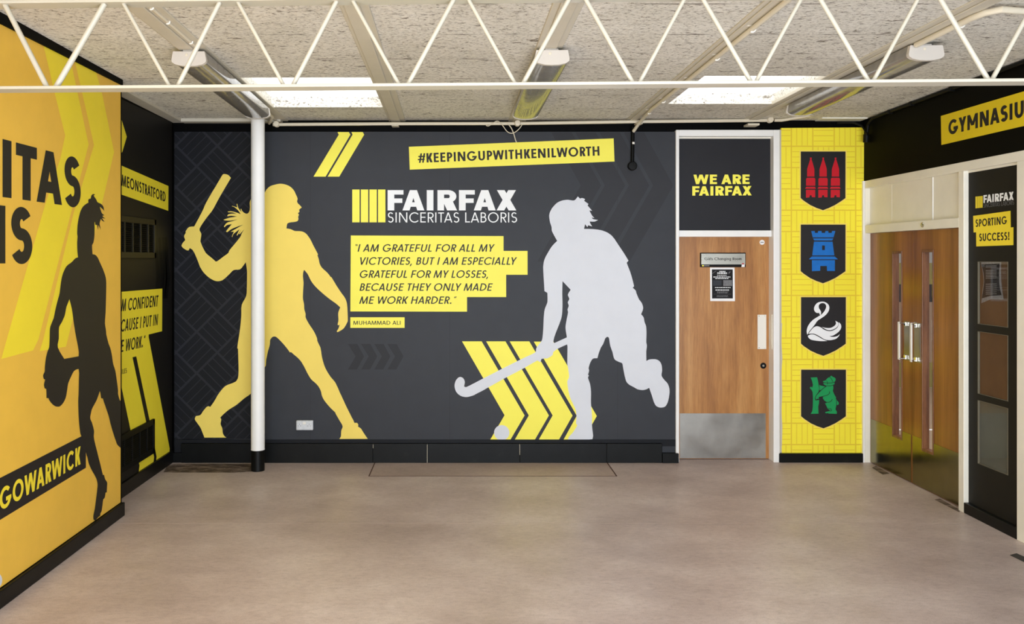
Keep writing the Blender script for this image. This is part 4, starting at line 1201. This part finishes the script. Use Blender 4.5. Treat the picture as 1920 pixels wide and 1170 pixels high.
net += pix(*N3, [(905, 20), (925, 95), (950, 100), (950, 640), (918, 615), (895, 590), (870, 520), (830, 390), (800, 270), (760, 150), (735, 72), (715, 70), (706, 5)])
net += pix(*N2, [(700, 1128)])
net += pix(*N3, [(680, 50), (655, 110), (615, 185), (600, 240), (592, 295), (610, 340), (635, 435), (632, 500), (645, 570), (670, 670), (700, 790), (735, 935), (748, 930), (760, 980), (782, 1015), (782, 1060), (778, 1130), (765, 1130)])
net += pix(*N4, [(755, 500), (738, 520), (728, 600), (720, 650), (705, 680), (705, 700), (680, 720), (650, 757), (630, 745), (628, 700), (645, 620), (660, 500), (672, 400), (675, 340), (655, 270), (610, 190), (575, 110), (552, 20)])
net += pix(*N3, [(490, 490), (475, 420), (465, 320), (460, 200), (458, 100)])
net += pix(*N2, [(462, 1165), (465, 990), (468, 930), (462, 880), (430, 890), (405, 910), (375, 970), (345, 1040), (332, 1120)])
net += pix(*N3, [(318, 60), (290, 120), (255, 158), (228, 165), (195, 158), (160, 130), (130, 90), (125, 70), (100, 68), (100, 10)])
net += pix(*N2, [(98, 1105), (80, 1100), (72, 1060), (85, 1000), (68, 990), (62, 950), (80, 910), (82, 850), (95, 750), (110, 690), (130, 635), (135, 530), (138, 430), (150, 385), (180, 310), (205, 190), (235, 75)])
net += pix(*N1, [(248, 1165), (262, 1050), (275, 980), (300, 910), (330, 860), (385, 818), (420, 780), (455, 765), (448, 700), (445, 600), (450, 530), (445, 500), (450, 400), (465, 310), (485, 240), (510, 195), (545, 165)])
gap = pix(*N2, [(358, 95), (385, 200), (410, 380), (430, 500), (462, 670), (462, 738), (300, 768), (228, 640), (238, 540), (242, 410), (275, 350), (305, 280), (325, 180), (345, 130)])
Sheet(NEARL).lay([onp(NEARL, smooth_poly(net))], 'print_brown_black', 0.0018, neg=[onp(NEARL, smooth_poly(gap))], clip=MURN).build('netball_player_silhouette', mn)
circ = [(-13 + 17 * math.cos(a * math.pi / 16), 1088 + 17 * math.sin(a * math.pi / 16)) for a in range(32)]
Sheet(NEARL).lay([onp(NEARL, circ)], 'print_silver', 0.0006, clip=MURN).build('ball', mn)

# ---- mural on the far left wall
mf = empty('wall_mural', (XL, 6.8, 0.11), 'black wall mural with yellow quotation panel in the recess by the corner', 'mural')
MURF = rectp(YE, 0.11, YB - 0.004, H + 1.21)
Sheet(FARL).board(MURF, 'recess_black', -0.001, 0.002).build('backdrop', mf)
F2, F5, F6 = (220, 290, 8.357), (215, 640, 3.654), (220, 530, 6.155)
q = Sheet(FARL)
for k in range(4):
    d = 60 * k * (1 - 0.08 * k)
    q.lay([px(FARL, 220, 390, 6.883, [(470 + d, 380), (500 + d, 380), (548 + d * 0.93, 890), (520 + d * 0.93, 1170), (478 + d * 0.93, 1170), (500 + d * 0.93, 890)])], 'grille_black', 0.0024, clip=MURF)
q.build('dark_chevrons', mf)
Sheet(FARL).lay([px(FARL, *F5, [(20, 100), (118, 100), (215, 560), (268, 790), (262, 852), (160, 917), (168, 850), (108, 615), (45, 315), (-20, 0)])], 'weave_yellow', 0.0026, clip=MURF).build('yellow_chevron', mf)
Sheet(FARL).lay([px(FARL, *F5, [(145, 100), (225, -60), (375, 735), (372, 775), (280, 836), (285, 790), (238, 545)])], 'weave_yellow', 0.0026, clip=MURF).build('yellow_chevron', mf)
Sheet(FARL).lay([px(FARL, *Y3, [(850, 800), (888, 880), (925, 1000), (893, 1108), (850, 1180)])], 'weave_yellow', 0.0026, clip=MURF).build('yellow_chevron', mf)
a0, a1, a2, a3 = [FARL.p2(*cl(*F2, x, y)) for x, y in ((68, 175), (797, 492), (793, 880), (72, 630))]
bn = Sheet(FARL).lay([[ext(a1, a0, 1.6), a1, a2, ext(a2, a3, 1.6)]], 'weave_yellow', 0.0028, clip=MURF).build('banner', mf)
q = Sheet(FARL)
lettering(q, '#COMEONSTRATFORD', cl(*F2, 60, 484), cl(*F2, 750, 742), cl(*F2, 60, 307), 'print_ink', 0.0036, w=0.2, v=0.17, fit='MEONSTRATFORD', clip=MURF)
q.build('lettering', bn)
a0, a1, a2, a3, a4, a5 = [FARL.p2(*cl(*F6, x, y)) for x, y in ((40, 105), (515, 68), (512, 560), (358, 598), (352, 815), (40, 895))]
qp = Sheet(FARL).lay([[ext(a1, a0, 1.6), a1, a2, a3, a4, ext(a4, a5, 2.0)]], 'weave_yellow', 0.0032, clip=MURF).build('quote_panel', mf)
for txt, fit, bl, br, tl in (('I\u2019M CONFIDENT', 'M CONFIDENT', (38, 332), (470, 272), (38, 190)), ('BECAUSE I PUT IN', 'CAUSE I PUT IN', (36, 568), (466, 487), (36, 428)), ('THE WORK.\u201d', 'E WORK.\u201d', (34, 804), (320, 738), (34, 664))):
    q = Sheet(FARL)
    lettering(q, txt.replace('\u2019', ''), cl(*F6, *bl), cl(*F6, *br), cl(*F6, *tl), 'print_ink', 0.004, w=0.19, v=0.15, slant=0.2, fit=fit, clip=MURF)
    q.build('lettering', qp)
a0, a1, a2, a3 = [FARL.p2(*cl(*F6, x, y)) for x, y in ((20, 956), (120, 930), (115, 1085), (20, 1110))]
np3 = Sheet(FARL).lay([[ext(a1, a0, 2.5), a1, a2, ext(a2, a3, 2.5)]], 'weave_yellow', 0.0036, clip=MURF).build('name_panel', mf)
q = Sheet(FARL)
lettering(q, 'BILES', cl(*F6, 28, 1062), cl(*F6, 103, 1040), cl(*F6, 28, 1006), 'print_ink', 0.0042, w=0.18, clip=MURF)
q.build('lettering', np3)

# ================================================================== THINGS
def vent(z0, z1, y0, y1, mat, label):
    v = empty('vent_grille', (XL, (y0 + y1) / 2, z0), label, 'vent')
    t = 0.045; X0, X1 = XL + 0.003, XL + 0.022
    f = MB().box(X0, X1, y0, y1, z0, z0 + t, mat).box(X0, X1, y0, y1, z1 - t, z1, mat)
    f.box(X0, X1, y0, y0 + t * .8, z0, z1, mat).box(X0, X1, y1 - t * .8, y1, z0, z1, mat)
    n = 5
    for k in range(1, n):
        y = y0 + (y1 - y0) * k / n
        f.box(X0, X1 - 0.003, y - 0.01, y + 0.01, z0, z1, mat)
    f.build('frame', v, bevel=0.002)
    s = MB(); z = z0 + t
    while z < z1 - t:
        s.add([(X0 + 0.014, y0 + .03, z), (X0 + 0.014, y1 - .03, z), (X0 + 0.002, y1 - .03, z + 0.012), (X0 + 0.002, y0 + .03, z + 0.012),
               (X0 + 0.014, y0 + .03, z + .002), (X0 + 0.014, y1 - .03, z + .002), (X0 + 0.002, y1 - .03, z + 0.014), (X0 + 0.002, y0 + .03, z + 0.014)],
              [(0, 1, 2, 3), (7, 6, 5, 4), (0, 4, 5, 1), (1, 5, 6, 2), (2, 6, 7, 3), (3, 7, 4, 0)], 'grille_black')
        z += 0.016
    s.build('louvre_slats', v)
    MB().box(XL + 0.0026, XL + 0.0038, y0 + .02, y1 - .02, z0 + .02, z1 - .02, 'grille_black').build('back_plate', v)
vent(1.815, 2.135, 6.34, 7.148, 'olive_black', 'olive black louvred vent grille high on the recess wall under the yellow banner')
vent(0.19, 0.475, 6.34, 7.12, 'grille_black', 'black louvred vent grille low on the recess wall above the skirting')

# column
PX_, PY_ = (483.5 - CX) * 7.295 / FPX, 7.295
co = empty('support_column', (PX_, PY_, 0), 'round white steel column with black foot in front of the charcoal mural', 'column')
MB().lathe((PX_, PY_, 0.178), (0, 0, 1), [(0.059, 0), (0.059, 0.004), (0.0575, 0.006), (0.0575, H + 1.25 - 0.178)], 'white_gloss', 40).build('shaft', co, smooth=True)
MB().lathe((PX_, PY_, 0.0), (0, 0, 1), [(0.0565, 0), (0.0565, 0.178)], 'skirting', 40).build('foot', co, smooth=True, label='black foot')

# lattice girder across the room
TA, TB = Vector((-1.993, 3.666, 0)), Vector((2.302, 3.507, 0))
tdir = (TB - TA)
def tpt(pxx, pyy, back=0.0):
    u, v = (pxx - CX) / FPX, (CY - pyy) / FPX
    t = (u * (TA.y + back) - TA.x) / (tdir.x - u * tdir.y)
    P = TA + tdir * t
    Y = P.y + back
    return Vector((P.x, Y, H + v * Y))
tr = empty('lattice_girder', (0.3, 3.6, H + 0.72), 'ivory painted lattice steel girder crossing the room under the ceiling', 'girder')
def chord(z0, z1, d0, d1, name):
    e = tdir.normalized()
    a = TA - e * 0.40; b_ = TB + e * 1.24
    vsx = []
    for P in (a, b_):
        for d in (d0, d1):
            for z in (z0, z1):
                vsx.append((P.x, P.y + d, z))
    m = MB(); m.add(vsx, [(0, 1, 3, 2), (4, 6, 7, 5), (0, 4, 5, 1), (2, 3, 7, 6), (0, 2, 6, 4), (1, 5, 7, 3)], 'truss_paint')
    return m.build(name, tr, bevel=0.003)
chord(H + 0.7286, H + 0.742, 0, 0.088, 'bottom_chord')
chord(H + 1.0975, H + 1.112, 0, 0.088, 'top_chord')
BARS = [((88, 163), (5, 0), .0115), ((105, 164), (200, 0), .0125), ((318, 162), (228, 0), .0085), ((333, 162), (414, 0), .010), ((533, 162), (444, 0), .0085), ((549, 161), (632, 0), .010),
        ((749, 160), (661, 0), .0085), ((764, 160), (850, 0), .010), ((967, 159), (879, 0), .0085), ((980, 158), (1066, 0), .010), ((1187, 156), (1099, 0), .0098), ((1199, 155), (1282, 0), .0085),
        ((1407, 152), (1319, 0), .0095), ((1418, 152), (1501, 0), .0085), ((1627, 150), (1539, 0), .0098), ((1639, 149), (1720, 0), .0085), ((1851, 147), (1764, 0), .0105), ((1862, 146), (1942, 0), .0095), ((2074, 145), (1985, 0), .0105)]
zc = H + 1.10
for lo, hi, r in BARS:
    a, b_ = tpt(*lo, 0.03), tpt(*hi, 0.03)
    a2 = a + (b_ - a) * ((H + 0.738 - a.z) / (b_.z - a.z))
    b2 = a + (b_ - a) * ((zc - a.z) / (b_.z - a.z))
    MB().tube([a2, b2], r, 'truss_paint', 14).build('web_bar', tr, smooth=True)

# tube lights
def profile(k=1.0, dz=0.0):
    return [(x * k, z + dz) for x, z in ((-0.094, 0.089), (0.094, 0.089), (0.104, 0.038), (0.101, 0.024), (0.082, 0.011), (0.043, 0.002), (0, 0.0), (-0.043, 0.002), (-0.082, 0.011), (-0.101, 0.024), (-0.104, 0.038))]
def tube_light(xc, y0, y1, label):
    zb = H + 1.137
    t = empty('ceiling_light', roof(xc, (y0 + y1) / 2, zb), label, 'light', 'twin tube ceiling lights')
    for ya in (y0, y1 - 0.03):
        m = MB().prism([(xc + x, zb + z) for x, z in profile()], ya, ya + 0.03, 'cap_plastic')
        m.lathe((xc - 0.012, ya, zb + 0.068), (0, -1, 0), [(0.009, 0), (0.008, 0.002)], 'conduit', 14)
        m.sloped().build('end_cap', t, bevel=0.003)
    MB().prism([(xc + x, zb + z) for x, z in profile(0.97, 0.003)], y0 + 0.03, y1 - 0.03, 'diffuser').sloped().build('diffuser', t, smooth=True)
    MB().box(xc - 0.04, xc + 0.04, y0 + 0.02, y1 - 0.02, zb + 0.088, zb + 0.101, 'cap_plastic').sloped().build('spine', t)
tube_light(-1.655, 5.09, 6.90, 'twin tube light hanging in front of the white column top')
tube_light(0.51, 5.06, 6.94, 'twin tube light in the middle, with the loose cable behind it')
tube_light(2.67, 4.95, 6.78, 'twin tube light nearest the sign with black capitals')

# conduits
def conduit(pts, r, label, clips=(), mat='conduit', group=None):
    c0 = pts[0]
    o = empty('conduit_pipe', c0, label, 'pipe', group)
    MB().tube(pts, r, mat, 14).build('pipe', o, smooth=True)
    for p in clips:
        m = MB().box(p[0] - r * 1.9, p[0] + r * 1.9, p[1] - 0.009, p[1] + 0.009, p[2] + r, p[2] + r + 0.006, 'plastic_white')
        m.tube([(p[0] + r * 1.25 * math.cos(a), p[1], p[2] + r * 1.25 * math.sin(a)) for a in [math.radians(80 - 20 * k) for k in range(11)]], 0.0045, 'plastic_white', 8)
        m.build('pipe_clip', o)
    return o
def rp(x, y, e=1.222): return roof(x, y, H + e)
def jbox(parent, p, ax=(0, -1, 0), r=0.027):
    MB().lathe(p, ax, [(r, -0.02), (r, 0.018), (r * 0.85, 0.024), (r * 0.3, 0.026)], 'conduit', 22).build('junction_box', parent, smooth=True)
BK = BackPlane(7.52)
def bk3(x, y): a, z = BK.p2(x, y); return (a, BK.Y, z)
cw = conduit([bk3(512, 233.5), bk3(740, 232), bk3(970, 231.5), bk3(1200, 228), bk3(1442, 225.5)], 0.0145, 'ivory conduit pipe running along the top of the charcoal mural')
for x, y in ((519, 233), (970, 231.5), (1443, 225)):
    P = bk3(x, y); jbox(cw, (P[0], P[1] - 0.012, P[2]))
for x, y in ((741, 232), (1198, 228)):
    P = bk3(x, y); MB().box(P[0] - 0.03, P[0] + 0.03, P[1] - 0.02, P[1] + 0.07, P[2] - 0.022, P[2] - 0.014, 'conduit').build('bracket', cw)
P = bk3(1412, 231)
MB().box(P[0] - 0.05, P[0] + 0.05, P[1] - 0.02, P[1] + 0.1, P[2] - 0.02, P[2] - 0.004, 'conduit').build('bracket', cw)
a3 = bk3(1450, 225.5)
conduit([bk3(1452, 225.5), bk3(1466, 225.5), (3.0, 7.35, bk3(0, 222)[2]), rp(2.69, 6.95, 1.235), rp(2.69, 6.84, 1.235)], 0.013, 'ivory conduit pipe bending from the wall to the tube light beside it')
conduit([bk3(505, 231), rp(-1.60, 7.2, 1.215), rp(-1.62, 6.96, 1.215)], 0.013, 'ivory conduit pipe rising behind the tube light by the white column')
conduit([rp(-1.60, 2.9, 1.245), rp(-1.60, 5.05, 1.245)], 0.009, 'ivory conduit pipe clipped to the beam on the amber mural side',
        [rp(-1.60, y, 1.245) for y in (3.8, 4.08, 4.3, 4.55, 4.95)])
wz = bk3(1189, 243)
conduit([rp(1.535, 2.9), rp(1.535, 5.0), rp(1.535, 6.9), rp(1.545, 7.2, 1.215), (wz[0] + 0.03, 7.45, wz[2] + 0.045), (wz[0], 7.545, wz[2] - 0.01)], 0.0145, 'ivory conduit pipe clipped along the beam with no light',
        [rp(1.535, y) for y in (4.03, 4.6, 5.22, 5.85, 6.55, 7.02)])
conduit([rp(2.60, 4.93), rp(2.60, 4.40), rp(2.615, 4.31), rp(2.66, 4.26), rp(2.75, 4.28), rp(3.545, 4.46)], 0.017, 'ivory conduit pipe turning off towards the black entrance wall', [rp(2.60, 4.5)])
# black drop to a round box
dp = empty('conduit_drop', bk3(1188, 300), 'black pipe with round black box hanging beside the single door frame', 'pipe')
top, bot = bk3(1189, 243), bk3(1188, 306)
MB().tube([(top[0], 7.575, top[2] + 0.03), (bot[0], 7.575, bot[2])], 0.0155, 'grille_black', 14).build('pipe', dp, smooth=True)
MB().tube([(top[0], 7.575, BK.p2(0, 269)[1]), (top[0], 7.575, BK.p2(0, 265)[1])], 0.0165, 'plastic_white', 14).build('tape_band', dp, label='white tape band')
MB().lathe((bot[0], 7.598, BK.p2(0, 310)[1]), (0, -1, 0), [(0.04, 0), (0.04, 0.036), (0.034, 0.042), (0.01, 0.044)], 'grille_black', 26).build('round_box', dp, smooth=True)
# black conduit in the far corner of the right wall
rc = empty('conduit_pipe', (XR - 0.03, 7.2, H + 1.19), 'black pipe along the top of the black wall ending in a drop at the corner', 'pipe')
def rr(x, y, e): return (x, y, H + e - 0.0125 * (y - 6))
MB().tube([rr(XR - 0.018, 4.6, 1.238), rr(XR - 0.018, 7.2, 1.238), rr(XR - 0.03, 7.38, 1.228), rr(XR - 0.03, 7.46, 1.19), rr(XR - 0.03, 7.49, 1.09)], 0.014, 'grille_black', 14).build('pipe', rc, smooth=True)
for y in (5.2, 5.75, 6.2, 6.75, 7.1):
    p_ = rr(XR, y, 1.238)
    MB().box(XR - 0.036, XR - 0.0005, y - 0.012, y + 0.012, p_[2] - 0.02, p_[2] + 0.012, 'grille_black').build('pipe_clip', rc)
MB().tube([rr(XR - 0.03, 7.49, 1.11), rr(XR - 0.03, 7.495, 1.04)], 0.026, 'grille_black', 16).build('end_sleeve', rc, smooth=True)
MB().tube([rr(3.30, 7.54, 1.22), rr(3.43, 7.53, 1.22), rr(3.5, 7.51, 1.19), rr(3.525, 7.45, 1.10)], 0.008, 'grille_black', 10).build('cable', rc, smooth=True)

# loose cable
CB = BackPlane(7.50)
K = (900, 190, 10.667)
def cb(pts, sub=4):
    P = []
    for i in range(len(pts) - 1):
        p0, p1, p2_, p3 = pts[max(i - 1, 0)], pts[i], pts[i + 1], pts[min(i + 2, len(pts) - 1)]
        for j in range(sub):
            t = j / sub
            P.append(tuple(0.5 * ((2 * p1[c]) + (-p0[c] + p2_[c]) * t + (2 * p0[c] - 5 * p1[c] + 4 * p2_[c] - p3[c]) * t * t + (-p0[c] + 3 * p1[c] - 3 * p2_[c] + p3[c]) * t ** 3) for c in (0, 1)))
    P.append(pts[-1])
    return [CB.p3(*CB.p2(K[0] + x / K[2], K[1] + y / K[2]), 0.0) for x, y in P]
lc = empty('cable', cb([(560, 455), (560, 460)])[0], 'loose ivory cable looping below the pipe above the hashtag banner', 'cable')
MB().tube(cb([(120, 480), (165, 492), (230, 460), (300, 410), (370, 402), (450, 480), (540, 600), (630, 640), (720, 605), (800, 530), (842, 465)]), 0.0036, 'conduit', 8).build('loop', lc, smooth=True)
MB().tube(cb([(560, 450), (620, 525), (660, 610), (690, 700), (715, 790), (735, 815)]), 0.0044, 'conduit', 8).build('tail', lc, smooth=True)

# socket on the mural
so = empty('power_socket', BACK.p3(*BACK.p2(572, 806), 0), 'grey metal double power socket low on the charcoal mural', 'socket')
Sheet(BACK).board(onp(BACK, rectp(556.5, 787, 588.5, 805.5)), 'socket_metal', 0.002, 0.038).build('box', so, bevel=0.008)
q = Sheet(BACK).board(onp(BACK, rectp(569.2, 789.5, 575.0, 794)), 'plastic_white', 0.038, 0.043); q.build('switch', so, bevel=0.002, label='white switches')
for x in (563, 581):
    q = Sheet(BACK)
    for dx, dy in ((-2, 797), (2, 797), (0, 794)):
        q.board(onp(BACK, rectp(x + dx - .5, dy - .8, x + dx + .5, dy + .8)), 'poster_grey', 0.038, 0.0386)
    q.build('outlet', so)

# floor patches
hp = empty('floor_hatch', (0.24, 7.3, 0), 'rectangular floor hatch with dark seams in front of the charcoal mural', 'hatch')
MB().box(-0.79, 1.27, 7.1, YB - 0.042, 0.0, 0.0015, 'floor_patch').build('cover', hp)
q = MB().box(-0.79, 1.27, 7.095, 7.101, 0, 0.002, 'floor_seam').box(-0.795, -0.785, 7.095, YB - 0.042, 0, 0.002, 'floor_seam').box(1.264, 1.275, 7.095, YB - 0.042, 0, 0.002, 'floor_seam')
q.build('seam', hp)
bare = [fl(x, y) for x, y in ((306, 886), (314, 873), (330, 870), (400, 869.5), (471, 870), (489, 874), (493, 880), (478, 884), (440, 886.5), (380, 886))]
o = Sheet(FLOOR).lay([bare], 'floor_bare', 0.0012).build('floor_patch')
tag(o, 'dark bare patch of floor beside the foot of the white column', 'floor patch')
for p, lb in (([(1635, 877), (1642, 873.5), (1668, 888), (1655, 890)], 'dark worn floor mark under the far leaf of the double doors'), ([(1752, 937), (1762, 935), (1800, 956), (1799, 961)], 'dark worn floor mark under the near leaf of the double doors')):
    o = Sheet(FLOOR).lay([[fl(*c_) for c_ in p]], 'floor_bare', 0.0012).build('floor_patch')
    tag(o, lb, 'floor patch')
o = Sheet(FLOOR).lay([[fl(*c_) for c_ in ((1893, 1041), (1906, 1037.5), (1948, 1056), (1936, 1062))]], 'tape_dark', 0.001).build('floor_tape')
tag(o, 'short strip of dark tape on the floor at the foot of the side panel', 'tape')
